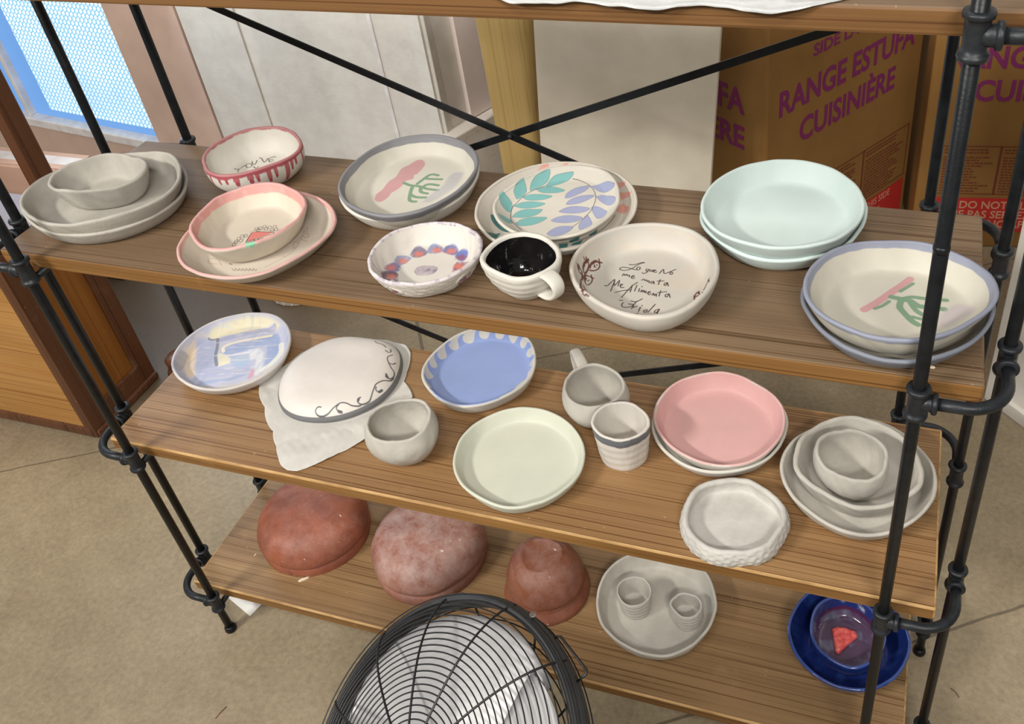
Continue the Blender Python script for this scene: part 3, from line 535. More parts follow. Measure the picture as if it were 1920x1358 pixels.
DRIPS = [(-1.65, 0.71, 6), (-1.487, 0.76, 7), (-1.29, 0.66, 9), (-1.022, 0.65, 10), (-0.883, 0.65, 7), (-0.644, 0.48, 8), (-0.494, 0.58, 6), (-0.248, 0.25, 8), (-0.136, 0.6, 5), (-0.028, 0.71, 5), (0.195, 0.52, 5)]
CLOTH = [(-0.4672,0.2249),(-0.4766,0.2140),(-0.4897,0.1804),(-0.4717,0.1529),(-0.4403,0.1239),(-0.3947,0.0786),(-0.3688,0.0491),(-0.3512,0.0287),(-0.3364,0.0141),(-0.3215,0.0088),(-0.3039,0.0105),(-0.2864,0.0256),(-0.2697,0.0425),(-0.2553,0.0603),(-0.2432,0.0752),(-0.2272,0.0986),(-0.2227,0.1325),(-0.2092,0.1668),(-0.1908,0.2058),(-0.2098,0.2265),(-0.2257,0.2386),(-0.2319,0.2616),(-0.2346,0.2757),(-0.2485,0.3086),(-0.2670,0.3263),(-0.2942,0.3300),(-0.3400,0.3284),(-0.4192,0.3010),(-0.4553,0.2623)]
# ---------------------------------------------------------------- pottery profiles
def reval(co, th):
    r = co[0]*np.ones_like(th)
    for n in range(1, 7):
        r = r + co[2*n-1]*np.cos(n*th) + co[2*n]*np.sin(n*th)
    return r

def profile(h, R, sb, q=.6, bulge=0., w=.0055, tf=.007, slope=1.3):
    """closed wall profile as (s, z): floor centre -> inner wall -> lip -> outer wall -> base centre"""
    wt = w/R
    t = np.linspace(0, 1, 40)                       # 0 base .. 1 lip
    so = sb+(1-sb)*t**q + bulge*np.sin(np.pi*t)
    zo = t*(h-w/2)
    zi = np.linspace(tf, h-w/2, 40)
    f = (zi-tf)/(h-w/2-tf)
    si = np.interp(zi, zo, so)-wt*(1+(slope-1)*(1-f))
    si[-1] = so[-1]-wt
    a = np.linspace(np.pi, 0, 9)[1:-1]
    sl = so[-1]-wt/2+wt/2*np.cos(a); zl = h-w/2+w/2*np.sin(a)
    fl = np.linspace(0, si[0], 24)[:-1]
    inner = np.concatenate([np.stack([fl, np.full_like(fl, tf)], 1), np.stack([si, zi], 1)])
    # soften the corner between floor and wall
    k = inner.copy()
    for _ in range(14):
        k[1:-1] = (k[:-2]+2*k[1:-1]+k[2:])/4
    k[-6:] = inner[-6:]
    inner = k
    lip = np.stack([sl, zl], 1)
    outer = np.stack([so, zo], 1)[::-1]
    base = np.stack([np.linspace(sb, 0, 8)[1:], np.zeros(7)], 1)
    return inner, lip, outer, base

# ---------------------------------------------------------------- materials
WOOD_TOP = wood('weathered_pine', [L(121, 98, 75), L(111, 89, 67), L(131, 108, 83), (.52, .45, .36, 1), L(150, 128, 103)], .5, seed=0)
WOOD_MID = wood('honey_pine', [L(158, 122, 82), L(142, 108, 72), L(172, 138, 96), (.50, .40, .30, 1), L(190, 160, 120)], .42, seed=3)
WOOD_LOW = wood('tan_pine', [L(150, 120, 84), L(136, 107, 74), L(163, 132, 94), (.50, .42, .33, 1), L(185, 160, 125)], .45, seed=6)
WOOD_EDGE = wood('amber_pine_edge', [L(140, 101, 54), L(120, 84, 43), L(157, 115, 64), (.50, .40, .30, 1), L(190, 150, 95)], .5, seed=9)
WOOD_HIGH = wood('red_brown_pine', [L(122, 87, 50), L(110, 77, 43), L(132, 96, 58), (.60, .50, .40, 1), L(140, 110, 78)], .5, seed=12)
IRON = mottled('black_iron', L(15, 17, 20), L(24, 26, 29), 60, .36, .1, 300, spec=.25)
IRON2 = mottled('grey_iron', L(23, 26, 30), L(35, 38, 42), 60, .42, .15, 300, spec=.35)

WORN_EDGE = mottled('worn_pale_edge', L(196, 158, 106), L(150, 112, 64), 60, .6, .3, 120, stretch=(.25, 1, 1))
def clay(name, c1, c2, rough=.75, scale=30, bump=.25, bscale=160):
    return mottled(name, L(*c1), L(*c2), scale, rough, bump, bscale)
BISQUE = clay('grey_bisque', (174, 169, 159), (163, 158, 149))
BISQUE2 = clay('pale_bisque', (190, 185, 175), (178, 173, 164))
WHITE = clay('white_ceramic', (208, 204, 195), (200, 196, 186), .6, 20, .12)
def painted(name, rough=.55, coat=0., mottle=.06, bump=.1):
    m = mat(name, (1, 1, 1, 1), rough); k = N(m)
    a = k.n('ShaderNodeAttribute'); a.attribute_name = 'paint'
    v = k.coords(); nz = k.noise(v, 28, 5, .6)
    g = k.ramp(nz, [(.3, (1-mottle,)*3+(1,)), (.7, (1, 1, 1, 1))])
    k.l(k.mix(1., a.outputs['Color'], g, 'MULTIPLY'), k.b.inputs['Base Color'])
    if bump: k.bump(k.noise(v, 130, 3), bump)
    k.b.inputs['Coat Weight'].default_value = coat
    return m
PAINT_MAT = painted('painted_ceramic')
GLAZE_MAT = painted('glossy_glaze', .12, .6, .10, .25)
MINT = clay('mint_glaze', (197, 211, 208), (191, 205, 202), .55, 14, .06)

# ---------------------------------------------------------------- pottery
def seg_dist(px, py, pts):
    d = np.full(px.shape, 1e9)
    for (x0, y0), (x1, y1) in zip(pts[:-1], pts[1:]):
        dx, dy = x1-x0, y1-y0; l = dx*dx+dy*dy+1e-12
        t = np.clip(((px-x0)*dx+(py-y0)*dy)/l, 0, 1)
        d = np.minimum(d, np.hypot(px-x0-t*dx, py-y0-t*dy))
    return d
def in_poly(px, py, pts):
    c = np.zeros(px.shape, bool); n = len(pts)
    for i in range(n):
        x0, y0 = pts[i-1]; x1, y1 = pts[i]
        k = ((y0 > py) != (y1 > py)) & (px < (x1-x0)*(py-y0)/((y1-y0) if y1 != y0 else 1e-12)+x0)
        c ^= k
    return c
def smooth_line(pts, n=4):
    P = [np.array(p, float) for p in pts]
    if len(P) < 3: return [tuple(p) for p in P]
    out = []
    for i in range(len(P)-1):
        p0 = P[max(i-1, 0)]; p1 = P[i]; p2 = P[i+1]; p3 = P[min(i+2, len(P)-1)]
        for k in range(n):
            t = k/n
            out.append(tuple(.5*((2*p1)+(-p0+p2)*t+(2*p0-5*p1+4*p2-p3)*t*t+(-p0+3*p1-3*p2+p3)*t**3)))
    out.append(tuple(P[-1])); return out
def paint_marks(C, x, y, sel, marks):
    """pigment on the vertices chosen by sel; x, y in metres from the dish centre"""
    ix = np.where(sel)[0]; X = x[ix]; Y = y[ix]
    for op, col, w, alpha, pts in marks:
        P = [(a*1e-4, b*1e-4) for a, b in pts]; mg = w*1e-3+.002
        xs = [p[0] for p in P]; ys = [p[1] for p in P]
        k = (X > min(xs)-mg) & (X < max(xs)+mg) & (Y > min(ys)-mg) & (Y < max(ys)+mg)
        if not k.any(): continue
        xx = X[k]; yy = Y[k]
        if op == 's':
            d = seg_dist(xx, yy, smooth_line(P)); r = w*.5e-3
            a = np.clip((r-d)/.0006+.5, 0, 1)
        else:
            if len(P) > 6: P = smooth_line(P+P[:1], 4)[:-1]
            d = seg_dist(xx, yy, P+P[:1]); ins = in_poly(xx, yy, P); sd = np.where(ins, d, -d)
            soft = max(w*1e-3, .0006)
            a = np.clip(sd/soft+.5, 0, 1)
        a = (a*alpha)[:, None]
        j = ix[k]; C[j] = C[j]*(1-a)+lin(col)*a

def dish_mesh(name, key, mats, segs=112, step=.0022, wob=.0012, rag=0., paint=None, base=(230, 225, 213), ridge=0., seed=1):
    d = DISH[key]; h, R = d['h'], d['co'][0]; co = d['co']
    inner, lip, outer, bot = profile(h, R, d['sb'], **d['pr'])
    prof = np.concatenate([inner[1:], lip, outer, bot[:-1]])
    reg = np.concatenate([np.zeros(len(inner)-1), np.ones(len(lip)), np.full(len(outer), 2), np.full(len(bot)-1, 3)])
    # resample by arc length
    p = prof*np.array([R, 1.]); ds = np.hypot(*np.diff(p, axis=0).T); cs = np.concatenate([[0], np.cumsum(ds)])
    keep = np.concatenate([[True], ds > 1e-7]); cs = cs[keep]; prof = prof[keep]; reg = reg[keep]
    iL = np.argmax(prof[:, 1])
    c0 = np.linspace(0, cs[iL], max(12, int(cs[iL]/step)))
    st2 = max(step, .0022) if paint is None or paint.get('outer') is None else step
    c1 = np.linspace(cs[iL], cs[-1], max(12, int((cs[-1]-cs[iL])/st2)))[1:]
    cc = np.concatenate([c0, c1])
    s = np.interp(cc, cs, prof[:, 0]); z = np.interp(cc, cs, prof[:, 1]); rg = np.round(np.interp(cc, cs, reg))
    n = len(s); th = np.linspace(0, 2*PI, segs, endpoint=False); r = reval(co, th)
    S = np.repeat(s[:, None], segs, 1); Z = np.repeat(z[:, None], segs, 1); T = np.repeat(th[None], n, 0); RG = np.repeat(rg[:, None], segs, 1)
    # hand-made unevenness
    ct, sn = np.cos(T), np.sin(T)
    Z = Z*(1+wob/h*(snoise(ct*3, sn*3, seed, 1.2, 3))*(Z/h)**2)
    rr = r[None]*S
    dent = snoise(ct*3+Z*30, sn*3-Z*20, seed+5, 2., 3)*wob*.7*np.clip(S, 0, 1)
    if rag:
        fine = snoise(T*14, Z*600, seed+9, 1.6, 4)*rag
        dent = dent+np.where(RG == 2, fine, fine*.12)
    if ridge:
        dent = dent+np.where(RG == 2, np.sin(Z/h*2*PI*5+.6*np.sin(T*2))*ridge, 0)
    rr = rr+dent*(np.clip(Z/(h*.15), 0, 1) if not rag else 1)
    X = rr*ct; Y = rr*sn
    V = np.concatenate([[[0, 0, z[0]]], np.stack([X, Y, Z], 2).reshape(-1, 3), [[0, 0, 0]]])
    i = np.arange(n-1)[:, None]*segs+1; j = np.arange(segs)[None]; jn = (j+1) % segs
    F4 = np.stack([i+j, i+jn, i+segs+jn, i+segs+j], 2).reshape(-1, 4)
    j = np.arange(segs); jn = (j+1) % segs; last = 1+(n-1)*segs
    F3 = np.concatenate([np.stack([np.zeros(segs, int), jn+1, j+1], 1)[:, ::1], np.stack([np.full(segs, len(V)-1), last+j, last+jn], 1)])
    F4 = F4[:, ::-1]; F3 = F3[:, ::-1]
    colors = None; midx = None
    if paint is not None:
        flat = lambda A, a, b: np.concatenate([[a], A.ravel(), [b]])
        x = V[:, 0]; y = V[:, 1]; zz = V[:, 2]/h; rgf = flat(RG, 0, 3); sf = flat(S, 0, 0); tf = flat(T, 0, 0)
        C = np.repeat(lin(base)[None]*.76, len(V), 0)
        if paint.get('fn'): paint['fn'](C, x, y, zz, rgf, sf, tf)
        if key in PAINT: paint_marks(C, x, y, rgf <= 1, PAINT[key])
        if paint.get('fn2'): paint['fn2'](C, x, y, zz, rgf, sf, tf)
        colors = C
        if len(mats) > 1: 
            fm = (paint['slot'](rgf, sf, zz))
            midx = np.concatenate([fm[F4[:, 0]], fm[F3[:, 0]]])
    return mesh_np(name, V, F4, F3, mats, midx, True, colors)

def dish(key, name, label, cat, mats, group=None, **kw):
    d = DISH[key]
    o = link(name, dish_mesh(name, key, mats if isinstance(mats, list) else [mats], **kw), None, (d['c'][0], d['c'][1], d['zb']))
    return tag(o, label, cat, group)

def blend(C, k, col, a=1.):
    k = np.asarray(k, float); k = np.clip(k*a, 0, 1)[:, None]
    C[:] = C*(1-k)+lin(col)*k
ss = lambda v, a, b: np.clip((v-a)/(b-a), 0, 1)
HI = dict(segs=560, step=.0008)

# --- upper shelf
dish('g1', 'dinner_plate', 'grey unglazed plate, lower of two stacked at left end of upper shelf', 'plate', BISQUE, group='grey unglazed plates at the left end', seed=11, wob=.0016)
dish('g2', 'dinner_plate', 'grey unglazed plate under the small grey bowl at left end of upper shelf', 'plate', BISQUE, group='grey unglazed plates at the left end', seed=12, wob=.0018)
dish('g3', 'bowl', 'small grey unglazed bowl on two grey plates at left of upper shelf', 'bowl', BISQUE, seed=13, wob=.0018)

def red_bowl(C, x, y, z, rg, s, t):
    n = snoise(np.cos(t)*6, np.sin(t)*6, 31, 2, 3)
    red = (158, 66, 76)
    blend(C, ss(z+.04*n, .90, .94)*(rg == 0), red, .85)
    blend(C, (rg == 1), red, .8)
    blend(C, ss(z+.035*n, .84, .88)*(rg == 2), red, .95)
    drips = DRIPS+[(-1.9, .6, 6), (-2.15, .65, 5), (-2.5, .5, 7), (-2.9, .7, 6), (.6, .6, 6), (1., .45, 7), (1.5, .6, 6), (2., .5, 6), (2.5, .65, 7)]
    for a, zl, w in drips:
        dt = (t-a+PI) % (2*PI)-PI; hw = w*.0048
        d = np.abs(dt)*(1-.25*(z > zl+.08)); k = (d < hw*1.0) & (z > zl) & (z < .9) & (rg == 2)
        blend(C, k, (166, 72, 80), .9)
        blend(C, (np.hypot(dt/hw, (z-zl)/.09) < 1) & (rg == 2), (160, 66, 76), .95)
dish('r1', 'bowl', 'white bowl with red dripping rim and grey lettering inside', 'bowl', PAINT_MAT, seed=14, paint=dict(fn=red_bowl, outer=1), base=(232, 227, 216), segs=640, step=.0009)

def pink_rim(lo, strength, lo2=.9):
    def f(C, x, y, z, rg, s, t):
        n = snoise(np.cos(t)*8, np.sin(t)*8, 37, 2, 4); n2 = snoise(x*300, y*300, 5, 1, 3)
        blend(C, ss(z+.03*n, lo, lo+.05)*(rg == 0), (206, 142, 136), strength*.9)
        blend(C, (rg == 1), (212, 156, 152), strength)
        blend(C, ss(z+.02*n, lo2, lo2+.05)*(rg == 2), (214, 165, 160), strength*.7)
        blend(C, ss(n2, .3, .9)*ss(z, lo, lo+.1)*(rg <= 1), (222, 185, 178), .3*strength)
    return f
dish('p1', 'serving_plate', 'cream plate with pink rim and thin sprig drawings, under the mushroom bowl', 'plate', PAINT_MAT, seed=15, paint=dict(fn=pink_rim(.84, .8)), base=(221, 209, 194), wob=.0018, **HI)
def green_dot(C, x, y, z, rg, s, t):
    dt = (t-(-.912)+PI) % (2*PI)-PI
    blend(C, (np.hypot(dt/.085, (z-1.0)/.10) < 1) & (rg >= 1), (128, 196, 160), .95)
dish('p2', 'bowl', 'cream bowl with pink rim and red mushroom drawing, on pink rimmed plate', 'bowl', PAINT_MAT, seed=16, paint=dict(fn=pink_rim(.66, 1., .95), fn2=green_dot), base=(228, 217, 198), wob=.0018, **HI)

def rim_band(col, lo, lo2):
    def f(C, x, y, z, rg, s, t):
        n = snoise(np.cos(t)*4, np.sin(t)*4, 41, 2, 3)
        blend(C, ss(z+.03*n, lo, lo+.02)*(rg == 0), col)
        blend(C, (rg == 1), col)
        blend(C, ss(z+.03*n, lo2, lo2+.02)*(rg == 2), col)
    return f
dish('d2', 'serving_plate', 'plain white plate underneath the grey rimmed plate with pink cloud', 'plate', WHITE, seed=17)
dish('d1', 'serving_plate', 'white plate with dark grey rim, pink cloud and green cactus painting', 'plate', PAINT_MAT, group='rimmed plates with cactus painting', seed=18, paint=dict(fn=rim_band((124, 124, 128), .72, .62)), base=(224, 219, 205), wob=.0012, **HI)
dish('l1', 'serving_plate', 'white plate with coral leaves on its rim, underneath the leaf plate', 'plate', PAINT_MAT, seed=19, paint={}, base=(224, 216, 203), **HI)
dish('l3', 'leaf_plate', 'white plate painted with teal and lavender leaves, top of its stack', 'plate', PAINT_MAT, seed=20, paint={}, base=(228, 222, 209), wob=.0008, **HI)

def smudge(C, x, y, z, rg, s, t):
    n = snoise(x*330, y*330, 58, 1., 4); w = (C.max(1) < .52)*(rg == 0)
    blend(C, w*ss(n, .25, .9), (196, 186, 190), .55); blend(C, w*ss(-n, .35, .9), (78, 72, 112), .5)
def lilac_rim(C, x, y, z, rg, s, t):
    n = snoise(np.cos(t)*14, np.sin(t)*14, 47, 2, 4)
    blend(C, ss(n, .1, .6)*(((rg == 1)) | ((rg == 0) & (z > .93))), (140, 125, 148), .75)
    blend(C, (rg >= 1)*ss(z, .8, 1.), (206, 196, 208), .4)
fan = thing('scalloped_bowl', 'small white bowl with ring of purple shell shapes painted inside', 'bowl', (*DISH['f1']['c'], DISH['f1']['zb']))
link('bowl_body', dish_mesh('bowl_body', 'f1', [PAINT_MAT], seed=21, paint=dict(fn=lilac_rim, fn2=smudge), base=(232, 226, 217), wob=.0022, rag=.0005, **HI), fan)
MED = mottled('plum_medallion', L(150, 105, 115), L(112, 82, 98), 90, .6, .3, 200)
for a in (-1.807, -.309, 1.3, 2.7):
    d = DISH['f1']; r = float(reval(np.array(d['co']), np.array([a]))[0])*.895; c = Vector((r*math.cos(a), r*math.sin(a), d['h']*.45))
    nrm = Vector((math.cos(a), math.sin(a), -.55)).normalized(); q = nrm.to_track_quat('Z', 'Y').to_matrix().to_4x4()
    n = 28; V = []
    prof_m = [(0, .0035), (.006, .0033), (.0105, .0026), (.0125, .0045), (.0145, .0030), (.0158, -.002)]
    for rr_, zz_ in prof_m[1:]:
        V += [(rr_*.95*math.cos(2*PI*i/n), rr_*.66*math.sin(2*PI*i/n), zz_*.6-.0022) for i in range(n)]
    V = [(0, 0, prof_m[0][1])]+V
    T3 = [(0, 1+i, 1+(i+1) % n) for i in range(n)]
    Q4 = [(1+k*n+i, 1+(k+1)*n+i, 1+(k+1)*n+(i+1) % n, 1+k*n+(i+1) % n) for k in range(len(prof_m)-2) for i in range(n)]
    mi = [1 if f >= 2*n else 0 for f in range(len(Q4))]+[0]*n
    M_ = Matrix.Translation(c) @ q
    V = [tuple(M_ @ Vector(v)) for v in V]
    link('medallion', mesh_np('medallion', V, Q4, T3, [MED, WHITE], mi), fan)['label'] = 'plum coloured oval medallion'

# black-glazed mug
mug = thing('mug', 'white mug with glossy black inside and looped side handle', 'mug', (*DISH['m1']['c'], DISH['m1']['zb']))
BLACK_GLAZE = mottled('black_glaze', L(14, 14, 15), L(24, 22, 22), 40, .08, .35, 60)
def mug_in(C, x, y, z, rg, s, t): pass
link('cup', dish_mesh('cup', 'm1', [WHITE, BLACK_GLAZE], seed=22, segs=160, step=.0016, wob=.001, ridge=.0004,
     paint=dict(slot=lambda rg, s, z: ((rg == 0) & (z < .93)).astype(int))), mug)
def handle(parent, key, a, z0, z1, out, w, th, m, lift=0.):
    """ear-shaped strap from height z0 to z1 on the wall at angle a"""
    d = DISH[key]; R = float(reval(np.array(d['co']), np.array([a]))[0]); h = d['h']
    inner, lip, outer, bot = profile(h, d['co'][0], d['sb'], **d['pr'])
    so = lambda z: float(np.interp(z, outer[::-1, 1], outer[::-1, 0]))*R
    er = Vector((math.cos(a), math.sin(a), 0)); et = Vector((-math.sin(a), math.cos(a), 0)); ez = Vector((0, 0, 1))
    p0 = er*(so(z0*h)-.003)+ez*z0*h; p3 = er*(so(z1*h)-.003)+ez*z1*h
    p1 = p0+er*out*1.25+ez*(.006+lift); p2 = p3+er*out*1.35-ez*(.004-lift*.3)
    pts = [(1-t)**3*p0+3*(1-t)**2*t*p1+3*(1-t)*t*t*p2+t**3*p3 for t in [i/22 for i in range(23)]]
    bm = bmesh.new(); rings = []
    for i, p in enumerate(pts):
        tg = (pts[min(i+1, 22)]-pts[max(i-1, 0)]).normalized(); nn = et.cross(tg).normalized()
        k = 1+.25*abs(i-11)/11
        rings.append([bm.verts.new(p+et*(w*k*math.copysign(abs(math.cos(b))**.7, math.cos(b)))+nn*(th*math.sin(b))) for b in [2*PI*j/16 for j in range(16)]])
    for i in range(22):
        for j in range(16): bm.faces.new((rings[i][j], rings[i][(j+1) % 16], rings[i+1][(j+1) % 16], rings[i+1][j])).smooth = True
    bm.faces.new(rings[0]); bm.faces.new(rings[-1])
    bmesh.ops.recalc_face_normals(bm, faces=bm.faces)
    me = bpy.data.meshes.new('handle'); bm.to_mesh(me); bm.free(); me.materials.append(m)
    return link('handle', me, parent)
handle(mug, 'm1', -.56, .92, .30, .029, .0085, .0036, WHITE)

def wash(C, x, y, z, rg, s, t):
    n = snoise(t*3, z*14, 51, 1.5, 4)
    blend(C, ss(n, -.2, 1.)*(rg <= 1), (200, 186, 168), .5)
dish('b1', 'serving_bowl', 'large cream bowl with brown handwriting and prickly pears painted inside', 'bowl', PAINT_MAT, seed=23, paint=dict(fn=wash), base=(214, 208, 198), wob=.0010, segs=760, step=.00065)
dish('n0', 'serving_plate', 'pale mint plate, lower of the two stacked at back right of upper shelf', 'plate', MINT, group='pale mint plates', seed=24)
dish('n1', 'serving_plate', 'pale mint plate, upper of the two stacked at back right of upper shelf', 'plate', MINT, group='pale mint plates', seed=25)
BLUEG = (136, 140, 156)
dish('d4', 'serving_plate', 'blue grey rimmed plate underneath, at front right corner of upper shelf', 'plate', PAINT_MAT, seed=26, paint=dict(fn=rim_band((122, 126, 138), .76, .3)), base=(178, 170, 158), segs=200, step=.0015)
dish('d3', 'serving_plate', 'white plate with blue grey rim, pink cloud and green cactus, beside front right pipe', 'plate', PAINT_MAT, group='rimmed plates with cactus painting', seed=27, paint=dict(fn=rim_band(BLUEG, .78, .80)), base=(218, 213, 198), **HI)

# --- middle shelf
def brushed(C, x, y, z, rg, s, t):
    a = snoise(x*60+y*20, y*420-x*120, 55, 1., 4); c = snoise(x*420, y*50, 56, 1., 4); m_ = (rg == 0)*ss(.97-s, 0, .03)
    blend(C, ss(a, .25, .9)*m_, (214, 212, 214), .55); blend(C, ss(c, .35, .9)*m_, (150, 158, 188), .35); blend(C, ss(-a, .5, 1.1)*m_, (214, 200, 188), .4)
dish('w1', 'serving_plate', 'white plate brushed with pale blue, lavender and cream paint', 'plate', PAINT_MAT, seed=28, paint=dict(fn2=brushed), base=(232, 225, 219), **HI)
dish('c1', 'cup', 'round grey unglazed cup beside the white cloth', 'cup', BISQUE2, seed=29, wob=.0016)
dish('e1', 'wave_plate', 'plate with blue centre and white wave border', 'plate', PAINT_MAT, seed=30, paint={}, base=(229, 224, 214), wob=.0008, **HI)
dish('y1', 'serving_plate', 'plain pale yellow plate at front middle of middle shelf', 'plate', clay('pale_yellow_glaze', (202, 203, 187), (196, 198, 182), .55, 14, .06), seed=31, wob=.0014)
gm = thing('mug', 'grey unglazed mug with handle behind the grey banded white cup', 'mug', (*DISH['k1']['c'], DISH['k1']['zb']))
link('cup', dish_mesh('cup', 'k1', [BISQUE2], seed=32, wob=.0012), gm)
handle(gm, 'k1', 2.22, .90, .25, .056, .0080, .0048, BISQUE2, .016)
def grey_band(C, x, y, z, rg, s, t):
    n = snoise(np.cos(t)*5, np.sin(t)*5, 61, 2, 4)
    blend(C, ((z+.012*n) > .77) & ((z+.010*n) < .965) & (rg == 2), (104, 108, 114))
dish('t1', 'cup', 'white ribbed cup with dark grey band below its rim', 'cup', PAINT_MAT, seed=33, paint=dict(fn=grey_band, outer=1), base=(236, 230, 220), segs=360, step=.0009, ridge=.00025, wob=.001)
dish('k0', 'serving_plate', 'white plate underneath the pink plate on the middle shelf', 'plate', WHITE, seed=34)
def pink_in(C, x, y, z, rg, s, t):
    n = snoise(np.cos(t)*4, np.sin(t)*4, 71, 2, 3)
    blend(C, ((rg == 0) | ((rg == 1) & (z+.01*n > .965))), (214, 168, 165))
    blend(C, (rg == 1) & (z > .985), (224, 184, 178), .8)
dish('k2', 'serving_plate', 'dusty pink plate on top of a white plate', 'plate', PAINT_MAT, seed=35, paint=dict(fn=pink_in), base=(232, 226, 215), segs=420, step=.0012)
dish('s1', 'dinner_plate', 'grey unglazed plate at bottom of the nested stack at right of middle shelf', 'plate', BISQUE2, seed=36, wob=.0018)
dish('s2', 'bowl', 'wide grey unglazed bowl in the middle of the nested stack', 'bowl', BISQUE2, seed=37, wob=.0024)
dish('s3', 'bowl', 'small round grey unglazed bowl on top of the nested stack', 'bowl', BISQUE2, seed=38, wob=.0018)
dish('x1', 'rough_bowl', 'pale grey shallow bowl with lumpy textured outside wall', 'bowl', clay('chalky_bisque', (198, 195, 188), (184, 181, 174)), seed=39, segs=320, step=.0012, wob=.0018, rag=.0013)

# --- bottom shelf
dish('q1', 'serving_plate', 'grey unglazed plate holding two small cups on bottom shelf', 'plate', BISQUE2, seed=40, wob=.002)
dish('q2', 'small_cup', 'taller tiny grey cup on the left of the grey plate', 'cup', BISQUE2, group='tiny cups on the grey plate', seed=41, segs=96, wob=.0008, ridge=.0006)
dish('q3', 'small_cup', 'shorter ribbed tiny grey cup on the right of the grey plate', 'cup', BISQUE2, group='tiny cups on the grey plate', seed=42, segs=96, wob=.001, ridge=.0009)
def blue_glaze(C, x, y, z, rg, s, t):
    n = snoise(t*6, s*10, 81, 1.5, 4)
    blend(C, ss(n, -.1, 1.), (44, 66, 130), .6)
    blend(C, (rg == 1), (60, 84, 150), .5)
dish('v1', 'serving_plate', 'glossy dark blue plate at right of bottom shelf', 'plate', GLAZE_MAT, seed=43, paint=dict(fn=blue_glaze), base=(28, 46, 112), segs=260, step=.0014)
def purple_glaze(C, x, y, z, rg, s, t):
    n = snoise(x*120, y*120, 83, 1., 4)
    blend(C, (rg == 0)*ss(.42-z, -.05, .1), (84, 62, 84), .95)
    blend(C, (rg == 0)*ss(.42-z, -.05, .1)*ss(n, 0, .8), (112, 118, 140), .7)
    blend(C, (rg == 0)*ss(.10-np.abs(z-.46), 0, .06), (88, 34, 52), .8)
    blend(C, (rg == 2)*ss(.6-z, 0, .4), (104, 56, 80), .8)
    blend(C, (rg == 1), (66, 88, 150), .6)
dish('v2', 'bowl', 'glossy blue and plum bowl standing in the dark blue plate', 'bowl', GLAZE_MAT, seed=44, paint=dict(fn=purple_glaze), base=(39, 60, 132), segs=260, step=.0014)
# red wedge lying in the blue bowl
RED = mottled('red_glaze', L(196, 66, 66), L(226, 110, 104), 120, .15, .5, 160)
WEDGE = [(-.0175, .019), (-.009, .0225), (.006, .021), (.0225, .0135), (.0245, .004), (.004, -.012), (-.013, -.0275), (-.0185, -.022)]
bm = bmesh.new(); lo = [bm.verts.new((x, y, 0)) for x, y in WEDGE]; md = [bm.verts.new((x*1.02, y*1.02, .006)) for x, y in WEDGE]; hi = [bm.verts.new((x*.8, y*.8, .0095)) for x, y in WEDGE]
nW = len(WEDGE)
for a_, b_ in ((lo, md), (md, hi)):
    for i in range(nW): bm.faces.new((a_[i], a_[(i+1) % nW], b_[(i+1) % nW], b_[i]))
bm.faces.new(hi); bm.faces.new(lo[::-1]); bmesh.ops.recalc_face_normals(bm, faces=bm.faces)
me = bpy.data.meshes.new('fruit_wedge'); bm.to_mesh(me); bm.free(); me.materials.append(RED)
w_o = tag(link('fruit_wedge', me, None, (DISH['v2']['c'][0]-.004, DISH['v2']['c'][1]+.004, DISH['v2']['zb']+.0072), (0, 0, .25)), 'glazed red clay wedge lying in the blue bowl', 'ornament')
b_ = w_o.modifiers.new('bevel', 'BEVEL'); b_.width = .002; b_.segments = 3

# upside-down plate on a cloth
def revolve(co, prof_, segs, fn=None, cap=True):
    """mesh arrays of (s, z) rows around the outline co"""
    th = np.linspace(0, 2*PI, segs, endpoint=False); r = reval(np.array(co), th)
    s = np.array([p[0] for p in prof_]); z = np.array([p[1] for p in prof_]); n = len(s)
    X = s[:, None]*r[None]*np.cos(th); Y = s[:, None]*r[None]*np.sin(th); Z = np.repeat(z[:, None], segs, 1); T = np.repeat(th[None], n, 0)
    if fn: X, Y, Z = fn(X, Y, Z, T)
    V = np.concatenate([[[0, 0, Z[0].mean()]], np.stack([X, Y, Z], 2).reshape(-1, 3), [[0, 0, Z[-1].mean()]]])
    i = np.arange(n-1)[:, None]*segs+1; j = np.arange(segs)[None]; jn = (j+1) % segs
    F4 = np.stack([i+j, i+segs+j, i+segs+jn, i+jn], 2).reshape(-1, 4)
    j = np.arange(segs); jn = (j+1) % segs; last = 1+(n-1)*segs
    F3 = np.concatenate([np.stack([np.zeros(segs, int), j+1, jn+1], 1), np.stack([np.full(segs, len(V)-1), last+jn, last+j], 1)])
    return V, F4, F3, np.concatenate([[0], np.repeat(s, segs), [0]])
d = DISH['u1']
ctl = np.array([(0, .030), (.6, .0295), (.72, .028), (.82, .025), (.9, .020), (.95, .015), (.985, .010), (1., .006), (1., .002)])
sv = np.concatenate([np.linspace(0.006, 1, 165), [1.0, 1.0, 1.0, .99, .96, .94, .9, .8, .5, .02]])
zv = np.concatenate([np.interp(np.linspace(.006, 1, 165), ctl[:8, 0], ctl[:8, 1]), [.0045, .003, .001, 0, 0, .006, .014, .022, .023, .023]])
k_ = zv[:165].copy()
for _ in range(30): k_[1:-1] = (k_[:-2]+2*k_[1:-1]+k_[2:])/4
zv[:165] = k_
V, F4, F3, S_ = revolve(d['co'], list(zip(sv, zv)), 600)
C = np.repeat(lin((217, 210, 203))[None], len(V), 0)
blend(C, (V[:, 2] < .0115) & (S_ > .93), (108, 108, 110))
top_ = np.arange(len(V)) < 1+165*600
paint_marks(C, V[:, 0], V[:, 1], top_, PAINT['u1'])
